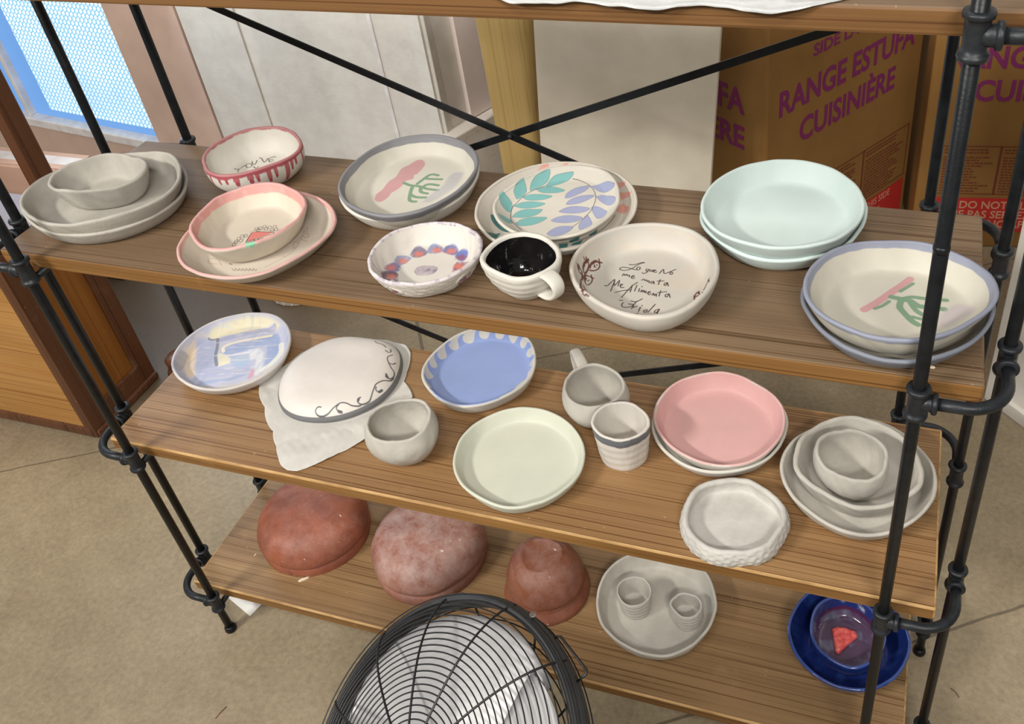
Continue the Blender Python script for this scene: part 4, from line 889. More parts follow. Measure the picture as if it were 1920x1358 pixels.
tag(link('serving_plate', mesh_np('serving_plate', V, F4, F3, [PAINT_MAT], None, True, C), None, (*d['c'], d['zb'])), 'upside-down white plate with grey edge and dark scroll border on white cloth', 'plate')

CP = np.array(CLOTH); cc = CP.mean(0)+np.array([0., -.01]); thc = np.arctan2(CP[:, 1]-cc[1], CP[:, 0]-cc[0]); rc = np.hypot(*(CP-cc).T)
od = np.argsort(thc); thc = thc[od]; rc = rc[od]
nt, nr = 420, 70; tt = np.linspace(-PI, PI, nt, endpoint=False)
rt = np.interp(tt, np.concatenate([thc-2*PI, thc, thc+2*PI]), np.tile(rc, 3))*(1+.006*snoise(tt*9, tt*0, 91, 1, 3))
rr_ = np.linspace(0, 1, nr+1)[1:, None]
X = cc[0]+rr_*rt*np.cos(tt); Y = cc[1]+rr_*rt*np.sin(tt)
du = np.hypot(X-DISH['u1']['c'][0], Y-DISH['u1']['c'][1])/DISH['u1']['co'][0]
dcup = np.hypot(X-DISH['c1']['c'][0], Y-DISH['c1']['c'][1])
dw1 = np.hypot(X-DISH['w1']['c'][0], Y-DISH['w1']['c'][1])
free = np.clip((du-1.0)*5, 0, 1)*np.clip((dcup-.034)*60, 0, 1)*np.clip((dw1-.088)*60, 0, 1)
W = np.abs(.75*snoise(X*26+Y*18, Y*52-X*20, 92, 1.0, 2)+.2*snoise(X*90, Y*90, 94, 1., 3))
Z = .0008+free*(.0004+.0052*W**1.1)
Z = np.minimum(Z, .0012+.02*np.clip(dcup-.035, 0, 1)+.0)*(dcup < .07)+Z*(dcup >= .07)
V = np.concatenate([[[cc[0], cc[1], .0008]], np.stack([X, Y, Z], 2).reshape(-1, 3)])
i = np.arange(nr-1)[:, None]*nt+1; j = np.arange(nt)[None]; jn = (j+1) % nt
F4 = np.stack([i+j, i+nt+j, i+nt+jn, i+jn], 2).reshape(-1, 4); j = np.arange(nt)
F3 = np.stack([np.zeros(nt, int), j+1, (j+1) % nt+1], 1)
CLOTH_M = mottled('muslin', L(203, 200, 193), L(195, 192, 185), 40, .9, .2, 700, spec=.1)
co_ = tag(link('cloth', mesh_np('cloth', V, F4, F3, [CLOTH_M]), None, (0, 0, Z3)), 'crumpled white cloth lying under the upside-down plate', 'cloth')
so_ = co_.modifiers.new('thickness', 'SOLIDIFY'); so_.thickness = .0008; so_.offset = 1

# terracotta bowls, upside down
def terracotta(name, c1, c2, c3, dust):
    m = mat(name, L(*c1), .5); k = N(m); v = k.coords()
    a = k.ramp(k.noise(v, 16, 6, .65, .4), [(.35, L(*c1)), (.62, L(*c2))])
    dn = k.noise(v, 46, 10, .78, .5); pt = k.noise(v, 9, 5, .6, .8)
    dm = k.ramp(k.math('ADD', k.math('MULTIPLY', dn, .6), k.math('MULTIPLY', pt, .4)), [(.50-dust*.12, (0, 0, 0, 1)), (.66-dust*.08, (1, 1, 1, 1))])
    sep = k.n('ShaderNodeSeparateXYZ'); k.l(v, sep.inputs[0])
    up = k.math('MULTIPLY_ADD', sep.outputs[2], 9., .15)
    col = k.mix(k.math('MULTIPLY', k.math('MULTIPLY', dm, k.math('MINIMUM', up, 1.)), .45+.4*dust), a, L(*c3))
    fl = k.ramp(k.noise(v, 70, 2, .5), [(.735, (0, 0, 0, 1)), (.76, (1, 1, 1, 1))])
    col = k.mix(k.math('MULTIPLY', fl, .7), col, L(222, 206, 196))
    k.l(col, k.b.inputs['Base Color'])
    k.l(k.math('MULTIPLY_ADD', dn, .6, .05), k.b.inputs['Roughness'])
    k.bump(k.math('ADD', dn, k.math('MULTIPLY', fl, .6)), .6, .003)
    return m
def dome(key_c, co, h, prof_, m, label, seed, amp=.0015):
    def fn(X, Y, Z, T):
        r = np.hypot(X, Y)+1e-9
        n = snoise(np.cos(T)*3+Z*25, np.sin(T)*3, seed, 1.6, 4)*amp
        return X*(1+n/r*np.clip(r/.03, 0, 1)), Y*(1+n/r*np.clip(r/.03, 0, 1)), Z+snoise(X*40, Y*40, seed+2, 1., 3)*amp*.8*np.clip(Z/h*2-.3, 0, 1)
    V, F4, F3, _ = revolve(co, prof_, 140, fn)
    return tag(link('terracotta_bowl', mesh_np('terracotta_bowl', V, F4, F3, [m]), None, (*key_c, Z4)), label, 'bowl', 'upside-down terracotta bowls')
def dome_prof(h, ctl):
    c = np.array(ctl); t = np.linspace(0, len(c)-1, 90); s = np.interp(t, np.arange(len(c)), c[:, 0]); z = np.interp(t, np.arange(len(c)), c[:, 1])
    for _ in range(16): s[1:-1] = (s[:-2]+2*s[1:-1]+s[2:])/4; z[1:-1] = (z[:-2]+2*z[1:-1]+z[2:])/4
    z = np.clip(z, 0, None)
    return [(max(a, .004), b*h) for a, b in zip(s, z)]+[(.93, 0), (.90, .05*h), (.86, .4*h), (.70, .8*h), (.3, .86*h), (.01, .86*h)]
P1 = dome_prof(.090, [(0, 1.), (.35, .995), (.62, .96), (.80, .86), (.92, .70), (.985, .50), (1.0, .36), (.985, .27), (.955, .235), (.975, .20), (.985, .12), (.975, 0)])
dome((-.489, .167), [.112, 0, 0, .001, -.001, .001, 0, 0, 0, 0, 0, 0, 0], .09, P1, terracotta('terracotta_wet', (158, 90, 64), (132, 74, 56), (176, 128, 114), .35), 'reddish upside-down terracotta bowl with white flecks, leftmost on bottom shelf', 101)
P2 = dome_prof(.086, [(0, 1.), (.4, .99), (.66, .95), (.84, .84), (.94, .68), (.99, .50), (1.0, .40), (.97, .31), (.955, .27), (.985, .22), (.995, .12), (.985, 0)])
dome((-.229, .171), [.112, 0, 0, 0, .001, -.001, 0, 0, 0, 0, 0, 0, 0], .086, P2, terracotta('terracotta_dusty', (152, 94, 74), (138, 88, 76), (190, 166, 158), .9), 'upside-down terracotta bowl coated with pale dust, middle one of the three', 104)
P3 = dome_prof(.104, [(0, .98), (.30, .98), (.39, .985), (.44, 1.0), (.48, .99), (.51, .955), (.60, .92), (.72, .82), (.82, .66), (.88, .48), (.90, .40), (.89, .345), (.845, .315), (.85, .28), (.885, .22), (.97, .12), (1.0, .06), (.985, 0)])
dome((.022, .157), [.082, 0, 0, 0, 0, 0, 0, 0, 0, 0, 0, 0, 0], .104, P3, terracotta('terracotta_ring', (140, 82, 54), (124, 72, 54), (162, 128, 118), .6), 'smaller upside-down terracotta bowl with raised foot ring on top', 107)

# clay crumbs
CHIP = mat('clay_chip', L(225, 212, 190), .8)
for x, y, z, a, s, lb in ((-.455, .058, Z4, .5, .011, 'white clay flake in front of the leftmost terracotta bowl'), (.616, .020, Z2, -.3, .0085, 'white clay flake on upper shelf beside the blue grey plates'), (-.586, .085, Z4, 1.2, .004, 'tiny clay crumb near the left end of the bottom shelf')):
    bm = bmesh.new()
    pts = [(-1, -.15), (-.4, .18), (.3, .2), (1, .35), (.9, .05), (.2, -.2), (-.6, -.35)]
    lo = [bm.verts.new((px_*s, py_*s, 0)) for px_, py_ in pts]; hi = [bm.verts.new((px_*s*.8, py_*s*.8, .25*s)) for px_, py_ in pts]
    for i in range(7): bm.faces.new((lo[i], lo[(i+1) % 7], hi[(i+1) % 7], hi[i]))
    bm.faces.new(hi); bm.faces.new(lo[::-1]); bmesh.ops.recalc_face_normals(bm, faces=bm.faces)
    me = bpy.data.meshes.new('clay_chip'); bm.to_mesh(me); bm.free(); me.materials.append(CHIP)
    tag(link('clay_chip', me, None, (x, y, z), (0, 0, a)), lb, 'chip', 'clay flakes on the shelves')

# ---------------------------------------------------------------- shelving rack (one thing)
rack = thing('shelving_rack', 'tall pine plank shelving unit with black iron pipe frame, full of pottery', 'shelf', (0, 0, FZ))
def rz(z): return z-FZ
XP, YF, YB, XS = .609, -.023, DEP+.026, .700
PR_ = .0074
for z, m_, nm in ((Z1, WOOD_HIGH, 'weathered'), (Z2, WOOD_TOP, ''), (Z3, WOOD_MID, ''), (Z4, WOOD_LOW, '')):
    bm = bmesh.new()
    hx = LEN/2
    mb = MB(); mb.box(-hx, hx, 0, DEP, rz(z)-TH, rz(z))
    for f in mb.bm.faces: pass
    bmesh.ops.recalc_face_normals(mb.bm, faces=mb.bm.faces)
    for f in mb.bm.faces: f.material_index = 0 if f.normal.z > .5 else 1
    me = bpy.data.meshes.new('shelf_board'); mb.bm.to_mesh(me); mb.bm.free()
    me.materials.append(WOOD_TOP if z == Z1 else m_); me.materials.append(WOOD_HIGH if z == Z1 else WOOD_EDGE)
    o = link('shelf_board', me, rack)
    b_ = o.modifiers.new('bevel', 'BEVEL'); b_.width = .003; b_.segments = 2
    if z in (Z3, Z4): me.materials.append(WORN_EDGE); b_.material = 2
    bm.free()
ZT = 1.66
posts = [(sx*XP, YF) for sx in (-1, 1)]+[(sx*XP, YB) for sx in (-1, 1)]+[(sx*XS, y) for sx in (-1, 1) for y in (.065, .262)]
for px_, py_ in posts:
    mb = MB(); mb.tube([(px_, py_, 0.), (px_, py_, rz(ZT))], PR_, 18)
    mb.tube([(px_, py_, 0), (px_, py_, .003), (px_, py_, .012), (px_, py_, .014)], [.0105, .0115, .0100, PR_], 18)
    o = mb.build('pipe_post', IRON, rack)
mb = MB(); mb.tube([(XP, YF, rz(1.008)), (XP, YF, rz(1.012)), (XP, YF, rz(1.016))], [.0076, .0082, .0076], 18)
mb.build('pipe_joint', IRON, rack)
def tee(x, y, z, bx, by):
    """tee fitting with beaded collars; branch towards (bx, by)"""
    mb = MB()
    hs = [-.021, -.0205, -.0185, -.0155, -.0145, -.0095, .0095, .0145, .0155, .0185, .0205, .021]
    rs = [.0085, .0125, .0132, .0128, .0108, .0102, .0102, .0108, .0128, .0132, .0125, .0085]
    mb.tube([(x, y, z+h) for h in hs], rs, 24)
    ts = [.004, .012, .0145, .0150, .0170, .0195, .0205, .0206]; rb = [.0098, .0095, .0098, .0118, .0124, .0120, .0112, .0080]
    mb.tube([(x+bx*t, y+by*t, z) for t in ts], rb, 24)
    return mb.build('tee_fitting', IRON2, rack)
for z in (Z1, Z2, Z3, Z4):
    zf, zb = rz(z)-.012, rz(z)-.026
    for sx in (-1, 1):
        for yy, ys, sg in ((YF, .065, 1), (YB, .262, -1)):
            zr = zf if sg > 0 else zb; tee(sx*XP, yy, zr, sx, 0); tee(sx*XS, ys, zr, 0, -sg)
            r_ = .045
            pts = [Vector((sx*(XP+.016), yy, zr)), Vector((sx*(XS-r_), yy, zr))]
            pts += arc((sx*(XS-r_), yy+sg*r_, zr), r_, 0, PI/2, 10, (0, -sg, 0), (sx, 0, 0))[1:]
            pts += [Vector((sx*XS, ys-sg*.016, zr))]
            mb = MB(); mb.tube(pts, .0070, 16); mb.build('pipe_rail', IRON2, rack)
        # support bar under the board, from front post to back post
        mb = MB(); mb.tube([(sx*XP, YF+.006, rz(z)-TH-.0055), (sx*XP, YB-.006, rz(z)-TH-.0055)], .0055, 12)
        mb.build('support_bar', IRON2, rack)
def bar(a, b, w=.0115, t=.003):
    a = Vector(a); b = Vector(b); d = (b-a).normalized(); u = Vector((0, 1, 0)); v = d.cross(u).normalized()
    mb = MB()
    vs = [[mb.bm.verts.new(p+u*su*t/2+v*sv*w/2) for su, sv in ((-1, -1), (1, -1), (1, 1), (-1, 1))] for p in (a, b)]
    for i in range(4): mb.bm.faces.new((vs[0][i], vs[0][(i+1) % 4], vs[1][(i+1) % 4], vs[1][i]))
    mb.bm.faces.new(vs[0]); mb.bm.faces.new(vs[1][::-1])
    return mb.build('cross_brace', IRON, rack, .0005)
for zc, k in ((.867, .403), (.345, .35)):
    dz = k*XP
    bar((-XP, YB+.0095, rz(zc+dz)), (XP, YB+.0095, rz(zc-dz))); bar((-XP, YB+.0130, rz(zc-dz)), (XP, YB+.0130, rz(zc+dz)))
    mb = MB(); mb.tube([(0, YB+.003, rz(zc)), (0, YB+.006, rz(zc)), (0, YB+.0075, rz(zc)), (0, YB+.016, rz(zc))], [.002, .0038, .0042, .0042], 14); mb.build('brace_rivet', IRON2, rack)

# thin plastic sheet on the top shelf
nx, ny = 90, 40
gx, gy = np.meshgrid(np.linspace(0, 1, nx), np.linspace(0, 1, ny), indexing='ij')
X = .155+.37*gx; front = -.010+.004*snoise(X*60, X*0, 201, 1, 3)
front = front+.034*np.clip((gx-.78)/.22, 0, 1)**2+.010*np.clip((.25-gx)/.25, 0, 1)**2
Y = front+(DEP*.72-front)*gy
Z = .0012+.004*np.abs(snoise(X*55, Y*55, 202, 1, 4))*np.clip(gy*4, 0, 1)
Z = np.where(Y < 0, .0012+.3*Y*.0-(np.clip(-Y, 0, 1)/.010)*.0045, Z)
V = np.stack([X, Y, Z], 2).reshape(-1, 3); i = np.arange(nx-1)[:, None]*ny; j = np.arange(ny-1)[None]
F4 = np.stack([i+j, i+ny+j, i+ny+j+1, i+j+1], 2).reshape(-1, 4)
SHEET = mottled('plastic_sheet', L(178, 178, 176), L(160, 161, 160), 30, .3, .3, 80)
o = tag(link('plastic_sheet', mesh_np('plastic_sheet', V, F4, None, [SHEET]), None, (0, 0, Z1)), 'pale grey plastic sheet lying on the top shelf board', 'plastic sheet')
s_ = o.modifiers.new('thickness', 'SOLIDIFY'); s_.thickness = .0008; s_.offset = 1

# ---------------------------------------------------------------- room: floor and walls
CONC = mat('concrete', L(150, 136, 112), .5); k = N(CONC); v = k.coords()
big = k.noise(v, 1.6, 6, .6, .4); fine = k.noise(v, 90, 6, .7); mid = k.noise(v, 14, 6, .65)
c_ = k.ramp(big, [(.3, L(138, 123, 99)), (.5, L(150, 136, 112)), (.7, L(160, 146, 122))])
c_ = k.mix(.55, c_, k.ramp(mid, [(.3, (.78, .76, .73, 1)), (.7, (1.1, 1.1, 1.08, 1))]), 'MULTIPLY')
c_ = k.mix(.6, c_, k.ramp(fine, [(.3, (.58, .56, .54, 1)), (.7, (1.24, 1.22, 1.18, 1))]), 'MULTIPLY')
speck = k.ramp(k.noise(v, 220, 2, .5), [(.70, (0, 0, 0, 1)), (.76, (1, 1, 1, 1))])
c_ = k.mix(k.math('MULTIPLY', speck, .5), c_, L(196, 184, 160))
sp = k.n('ShaderNodeSeparateXYZ'); k.l(v, sp.inputs[0])
wob_ = k.math('MULTIPLY_ADD', k.noise(v, 9, 3), .010, -.005)
crack = None
for (ax, ay), (bx, by), w in (((-1.446, .201), (-1.237, .319), .0022), ((.77, .333), (.884, .407), .0030), ((-.667, .938), (-.604, .838), .0045)):
    l_ = math.hypot(bx-ax, by-ay); nx_, ny_ = -(by-ay)/l_, (bx-ax)/l_; c0_ = nx_*ax+ny_*ay
    d_ = k.math('ADD', k.math('ADD', k.math('MULTIPLY', sp.outputs[0], nx_), k.math('MULTIPLY_ADD', sp.outputs[1], ny_, -c0_)), wob_)
    hit = k.math('LESS_THAN', k.math('ABSOLUTE', d_), w)
    crack = hit if crack is None else k.math('MAXIMUM', crack, hit)
c_ = k.mix(k.math('MULTIPLY', crack, .65), c_, L(72, 62, 50))
# shade between cabinet, wall and rack, painted dark brown into the slab colour
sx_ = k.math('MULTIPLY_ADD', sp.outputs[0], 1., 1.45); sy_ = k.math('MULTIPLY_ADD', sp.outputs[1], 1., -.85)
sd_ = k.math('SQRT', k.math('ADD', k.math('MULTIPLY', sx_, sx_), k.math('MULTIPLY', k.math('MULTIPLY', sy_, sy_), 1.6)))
shd_ = k.ramp(k.math('ADD', sd_, k.math('MULTIPLY_ADD', k.noise(v, 5, 4), .3, -.15)), [(.45, (1, 1, 1, 1)), (.85, (0, 0, 0, 1))])
c_ = k.mix(k.math('MULTIPLY', shd_, .85), c_, L(74, 57, 42))
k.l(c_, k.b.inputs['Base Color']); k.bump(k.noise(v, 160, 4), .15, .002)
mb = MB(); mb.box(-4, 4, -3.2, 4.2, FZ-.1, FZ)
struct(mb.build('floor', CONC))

PLASTER = mottled('white_board', L(212, 207, 198), L(203, 197, 188), 18, .7, .6, 55)
PLASTER2 = mottled('white_board_grey', L(207, 203, 195), L(197, 192, 184), 18, .7, .6, 55)
PINKW = mottled('pink_beige_paint', L(201, 174, 158), L(192, 164, 149), 10, .55, .12, 60)
LILAC = mottled('pale_lilac_paint', L(232, 218, 212), L(222, 207, 202), 10, .5, .1, 60)
SILL = mottled('sill_white', L(226, 222, 220), L(205, 200, 198), 24, .5, .2, 60)
aw = math.radians(-8); WB = Matrix.Translation((-1.05, 1.315, 0)) @ Matrix.Rotation(aw, 4, 'Z')
def wbox(name, mats, s0, s1, z0, z1, d0=0., d1=.05, bevel=.002, parent=None):
    mb = MB(); mb.box(s0, s1, d0, d1, z0, z1, WB)
    return mb.build(name, mats, parent, bevel)
# left wall: door casing in pink beige paint, white boards, return
struct(wbox('wall_left', PLASTER, -.48, .41, FZ, 2.4, 0, .12))
struct(wbox('trim_1', PINKW, -.80, -.482, FZ, 2.4, -.012, .10))          # painted post between window and boards
struct(wbox('trim_2', PLASTER2, -.478, -.244, FZ, 2.4, -.006, .0))
struct(wbox('trim_3', SILL, .238, .250, FZ, 2.4, -.003, 0))
struct(wbox('trim_4', PLASTER2, .405, .425, FZ, 2.4, -.004, .02))
win = wbox('window_1', PINKW, -1.9, -.795, -.145, .068, -.005, .08); struct(win)     # bottom rail carries the window's parts
wbox('window_sill', SILL, -1.9, -.79, .070, .104, -.022, .06, .004, win)
GL = mat('lit_pane', L(150, 190, 240), .35); k = N(GL)
GL2 = mat('perforated_pane', (1, 1, 1, 1), .4); k2 = N(GL2)
k.b.inputs['Emission Color'].default_value = L(108, 164, 232); k.b.inputs['Emission Strength'].default_value = .95
v2 = k2.coords((1, 1, 1)); s2 = k2.n('ShaderNodeSeparateXYZ'); k2.l(v2, s2.inputs[0])
ca, sa = math.cos(aw), math.sin(aw)
su = k2.math('ADD', k2.math('MULTIPLY', s2.outputs[0], ca), k2.math('MULTIPLY', s2.outputs[1], sa))
row = k2.math('MULTIPLY', s2.outputs[2], 1/.0155)
odd = k2.math('MULTIPLY', k2.math('FLOOR', k2.math('MODULO', row, 2.)), .5)
su = k2.math('ADD', su, k2.math('MULTIPLY', s2.outputs[2], -.42))
fx = k2.math('ABSOLUTE', k2.math('SUBTRACT', k2.math('FRACT', k2.math('ADD', k2.math('MULTIPLY', su, 1/.019), odd)), .5))
fz = k2.math('ABSOLUTE', k2.math('SUBTRACT', k2.math('FRACT', row), .5))
dd = k2.math('ADD', k2.math('MULTIPLY', fx, 1.25), k2.math('MULTIPLY', fz, .62))
hole = k2.ramp(dd, [(.42, L(250, 255, 255)), (.56, L(128, 198, 230))])
tint = k2.mix(k2.ramp(k2.noise(v2, 5, 3), [(.35, (0, 0, 0, 1)), (.75, (.5, .5, .5, 1))]), hole, L(128, 190, 236))
k2.l(tint, k2.b.inputs['Emission Color']); k2.b.inputs['Emission Strength'].default_value = 1.12
k2.b.inputs['Base Color'].default_value = (.03, .03, .03, 1); k.b.inputs['Base Color'].default_value = (.03, .03, .03, 1)
wbox('pane', GL, -1.9, -.797, .104, 1.9, .018, .024, 0, win)
wbox('perforated_screen', GL2, -1.352, -.800, .140, 1.9, .008, .017, 0, win)
wbox('window_frame', SILL, -1.484, -1.464, .104, 1.9, -.008, .05, .003, win)
# return wall with low distressed ledge
ar = math.radians(68); RB = Matrix.Translation((-.615, 1.235, 0)) @ Matrix.Rotation(ar, 4, 'Z')
mb = MB(); mb.box(0.0, 1.3, .03, .10, FZ, 2.4, RB); struct(mb.build('wall_return', PLASTER))
mb = MB(); mb.box(.10, .34, .015, .032, .33, 2.4, RB); struct(mb.build('trim_5', LILAC, None, .002))
DIST = mat('distressed_white', L(216, 208, 198), .7); k = N(DIST); v = k.coords((1, 1, 1)); vv = k.coords((6, 6, 26))
k.l(k.mix(k.ramp(k.noise(vv, 3, 6, .7, .5), [(.58, (0, 0, 0, 1)), (.74, (.75, .75, .75, 1))]), k.ramp(k.noise(v, 14, 5), [(.35, L(220, 213, 203)), (.65, L(204, 195, 184))]), L(128, 106, 90)), k.b.inputs['Base Color'])
mb = MB(); mb.box(-.03, 1.3, -.02, .03, FZ, .328, RB); struct(mb.build('baseboard_left', DIST, None, .004))
mb = MB(); mb.box(-4, 4, 2.6, 2.7, FZ, 2.4); struct(mb.build('wall_back', PLASTER2))

# ---------------------------------------------------------------- things behind the rack
CAB_LIGHT = wood('cabinet_orange_pine', [L(180, 134, 76), L(166, 120, 64), L(192, 146, 88), (.62, .52, .42, 1), L(205, 160, 105)], .35, .6, seed=21)
CAB_DARK = wood('cabinet_brown_stain', [L(100, 62, 38), L(86, 52, 32), L(114, 72, 44), (.55, .45, .38, 1), L(176, 150, 124)], .35, .6, axis=2, seed=24, spec=.5)
CAB_PANEL = wood('cabinet_panel', [L(136, 86, 34), L(122, 75, 28), L(148, 96, 42), (.7, .6, .5, 1), L(165, 115, 65)], .35, .5, axis=2, seed=27)
cx, cy0, cy1 = -1.274, .356, .582
cab = thing('wooden_cabinet', 'worn brown wooden cabinet with paneled side, left behind the rack', 'cabinet', (cx, cy0, FZ))
def cb(name, m_, x0, x1, y0, y1, z0, z1, bevel=.003):
    mb = MB(); mb.box(x0, x1, y0, y1, z0, z1); return mb.build(name, m_, cab, bevel)
H = .56
cb('front_board', CAB_LIGHT, -1.0, -.012, 0., .02, .215, H-.005); cb('front_board', CAB_LIGHT, -1.0, -.012, -.001, .02, .03, .212)['label'] = 'darker lower front plank'
cb('base_molding', CAB_DARK, -1.0, -.004, -.006, .016, 0, .032, .006)
cb('corner_stile', CAB_DARK, -.03, 0., -.004, .055, 0, H)
cb('corner_stile', CAB_DARK, -.03, 0., cy1-cy0-.05, cy1-cy0, 0, 1.25)
cb('side_panel', CAB_PANEL, -.026, -.008, .05, cy1-cy0-.045, .03, H)
cb('bottom_rail', CAB_DARK, -.028, 0., .05, cy1-cy0-.045, 0.004, .075)
cb('base_molding', CAB_DARK, -.02, .008, .0, cy1-cy0, 0, .022, .006)
cb('cabinet_top', CAB_DARK, -1.0, 0., 0., cy1-cy0-.002, H, H+.012)
# round wooden foot
mb = MB(); mb.tube([(0, 0, 0), (0, 0, .004), (0, 0, .012), (0, 0, .03), (0, 0, .042), (0, 0, .046), (0, 0, .052), (0, 0, .07), (0, 0, .078), (0, 0, .08)], [.02, .028, .036, .042, .036, .030, .034, .036, .028, .01], 32)
tag(mb.build('turned_foot', CAB_DARK, None, 0, 2, (-1.19, .60, FZ)), 'dark turned wooden furniture foot on the floor beside the cabinet', 'furniture foot')

CARD = mottled('brown_cardboard', L(146, 106, 52), L(137, 98, 46), 8, .75, .1, 120)
CARD2 = mottled('pinkish_cardboard', L(188, 152, 132), L(178, 142, 122), 8, .75, .1, 120)
TAPE = mottled('paper_tape', L(206, 196, 188), L(192, 180, 172), 20, .5)
INK = mat('purple_ink', L(128, 38, 96), .6); RINK = mat('red_ink', L(190, 44, 40), .6); DINK = mat('dark_red_ink', L(120, 52, 38), .6)
PALE = mat('unprinted_card', L(206, 150, 120), .7)
def text(body, size, m_, parent, loc, rot, sx=1., align='LEFT', bold=.0, name='printed_text'):
    c = bpy.data.curves.new('lettering', 'FONT'); c.body = body; c.size = size; c.align_x = align; c.offset = bold; c.extrude = .0002; c.resolution_u = 3
    t = bpy.data.objects.new('lettering', c); COL.objects.link(t)
    me = bpy.data.meshes.new_from_object(t.evaluated_get(bpy.context.evaluated_depsgraph_get()))
    bpy.data.objects.remove(t); bpy.data.curves.remove(c)
    for v in me.vertices: v.co.x *= sx
    me.materials.clear(); me.materials.append(m_)
    o = link(name, me, parent, loc, rot); return o
def box_thing(name, label, loc, rotz, w, d, h, m_=None):
    """open-bottom carton: body, two top flaps, tape"""
    b = thing(name, label, 'box', loc, rotz, 'cardboard cartons behind the rack')
    mb = MB(); mb.box(0, w, 0, d, 0, h); mb.build('carton', m_ or CARD, b, .006)
    mb = MB(); mb.box(.004, w-.004, .004, d/2-.002, h, h+.004); mb.build('flap', m_ or CARD, b, .001)
    mb = MB(); mb.box(.004, w-.004, d/2+.002, d-.004, h, h+.004); mb.build('flap', m_ or CARD, b, .001)
    mb = MB(); mb.box(-.0005, w+.0005, d/2-.02, d/2+.02, h+.0042, h+.0048); mb.build('tape', TAPE, b)
    return b
F_ = (PI/2, 0, 0)
CAPH = .729                       # cap height of the built-in font
def label_face(b, off, rot, x_off, k=1., full=True):
    """lettering of one face; off maps (x along face, height) to a local point"""
    sz = .064/CAPH*k
    t = text('RANGE ESTUFA', sz, INK, b, off(x_off+.04*k, .594*k), rot, 1., bold=.0022)
    wdt = max(v.co.x for v in t.data.vertices)
    for v in t.data.vertices: v.co.x *= .527*k/wdt
    t = text('CUISINIÈRE', sz, INK, b, off(x_off+.118*k, .496*k), rot, 1., bold=.0022)
    wdt = max(v.co.x for v in t.data.vertices)
    for v in t.data.vertices: v.co.x *= .378*k/wdt
    t = text('SIDE LABEL', .030/CAPH*k, INK, b, off(x_off+.157*k, .704*k), rot, 1., bold=.001)
    wdt = max(v.co.x for v in t.data.vertices)
    for v in t.data.vertices: v.co.x *= .245*k/wdt
    if not full: return
    # framed instruction panels with rows of fine print
    mb = MB()
    def rect(x0, x1, z0, z1, e=.0006):
        p = [Vector(off(x_off+x*k, z*k)) for x, z in ((x0, z0), (x1, z0), (x1, z1), (x0, z1))]
        nn = Matrix.Rotation(rot[2], 4, 'Z') @ Vector((0, -1, 0)); mb.poly([q+nn*e for q in p])
    fr = ((.055, .217), (.217, .390), (.390, .590))
    for x0, x1 in fr:
        for a0, a1, z0, z1 in ((x0, x1, .350, .353), (x0, x1, .190, .193), (x0, x0+.003, .19, .353), (x1-.003, x1, .19, .353)): rect(a0, a1, z0, z1)
    g = random.Random(5)
    for x0, x1 in fr:
        for i in range(15):
            z_ = .338-i*.0095-(.006 if i > 1 else 0); x_ = x0+.010
            en = x0+.010+(x1-x0-.02)*g.uniform(.55, 1.)
            while x_ < en:
                w_ = g.uniform(.005, .016); rect(x_, min(x_+w_, en), z_, z_+.0042, .0007); x_ += w_+.003
    o = mb.build('instruction_panel', DINK, b)
    mb = MB(); rect(.055, .590, .060, .178); mb.build('warning_banner', RINK, b)
b1 = box_thing('cardboard_box', 'brown cardboard carton standing corner-on with purple RANGE ESTUFA lettering', (.269, 1.12, FZ), math.radians(58), .61, .66, .96)
label_face(b1, lambda x, z: (x, -.0008, z), F_, 0.)
text('THIS SIDE', .030, PALE, b1, (.415, -.0018, .150), F_, .9); text('ATE', .030, PALE, b1, (.44, -.0018, .112), F_, .9); text('DO NOT', .030, PALE, b1, (.20, -.0018, .150), F_, .9)
# left face of the same carton (runs along local +y, seen mirrored in x)
RL = (PI/2, 0, -PI/2)
for body, y_end, z_, sz, wd in (('RANGE ESTUFA', .066, .597, .064, .527), ('CUISINIÈRE', .066, .505, .060, .378), ('SIDE LABEL', .15, .704, .030, .245)):
    t = text(body, sz/CAPH, INK, b1, (-.0008, y_end+wd, z_), RL, 1., bold=.0022)
    w_ = max(v.co.x for v in t.data.vertices)
    for v in t.data.vertices: v.co.x *= wd/w_
b2 = box_thing('cardboard_box', 'brown cardboard carton behind the right pipes with red DO NOT banner', (.62, 1.545, FZ), math.radians(7), .66, .60, .92)
label_face(b2, lambda x, z: (x, -.0008, z), F_, .0, .93)
for body, x_, z_ in (('DO NOT CLAMP', .118, .131), ('NE PAS SERREZ', .095, .100), ('NO APRETAR', .20, .069)):
    text(body, .034, PALE, b2, (x_, -.0018, z_), F_, .92, bold=.0006)
lb = box_thing('cardboard_box', 'pinkish narrow cardboard carton between wooden cabinet and window wall', (-2.30, .93, FZ), 0, .62, .09, .395, CARD2)

# pale tapered wooden post and leaning white panel
TAN = wood('tan_post_wood', [L(190, 162, 106), L(182, 154, 98), L(198, 170, 114), (.86, .82, .74, 1), L(200, 172, 118)], .5, .5, axis=2, seed=33, bump=.05)
bm = bmesh.new(); rings = []
for z, xl, xr in ((FZ, -.402, -.345), (.15, -.403, -.318), (.34, -.404, -.298), (.55, -.406, -.281), (.73, -.408, -.266), (1.3, -.412, -.240)):
    w_ = xr-xl; f_ = xl+w_*.74; pts = [(xl, 1.105), (xl+.004, 1.10), (f_, 1.10)]+[(f_+(xr-f_)*math.sin(a), 1.10+.045*(1-math.cos(a))) for a in (.4, .8, 1.2, PI/2)]+[(xr, 1.17), (xl, 1.17)]
    rings.append([bm.verts.new((x, y, z)) for x, y in pts])
for a_, c2 in zip(rings[:-1], rings[1:]):
    for i in range(len(a_)): bm.faces.new((a_[i], a_[(i+1) % len(a_)], c2[(i+1) % len(a_)], c2[i])).smooth = True
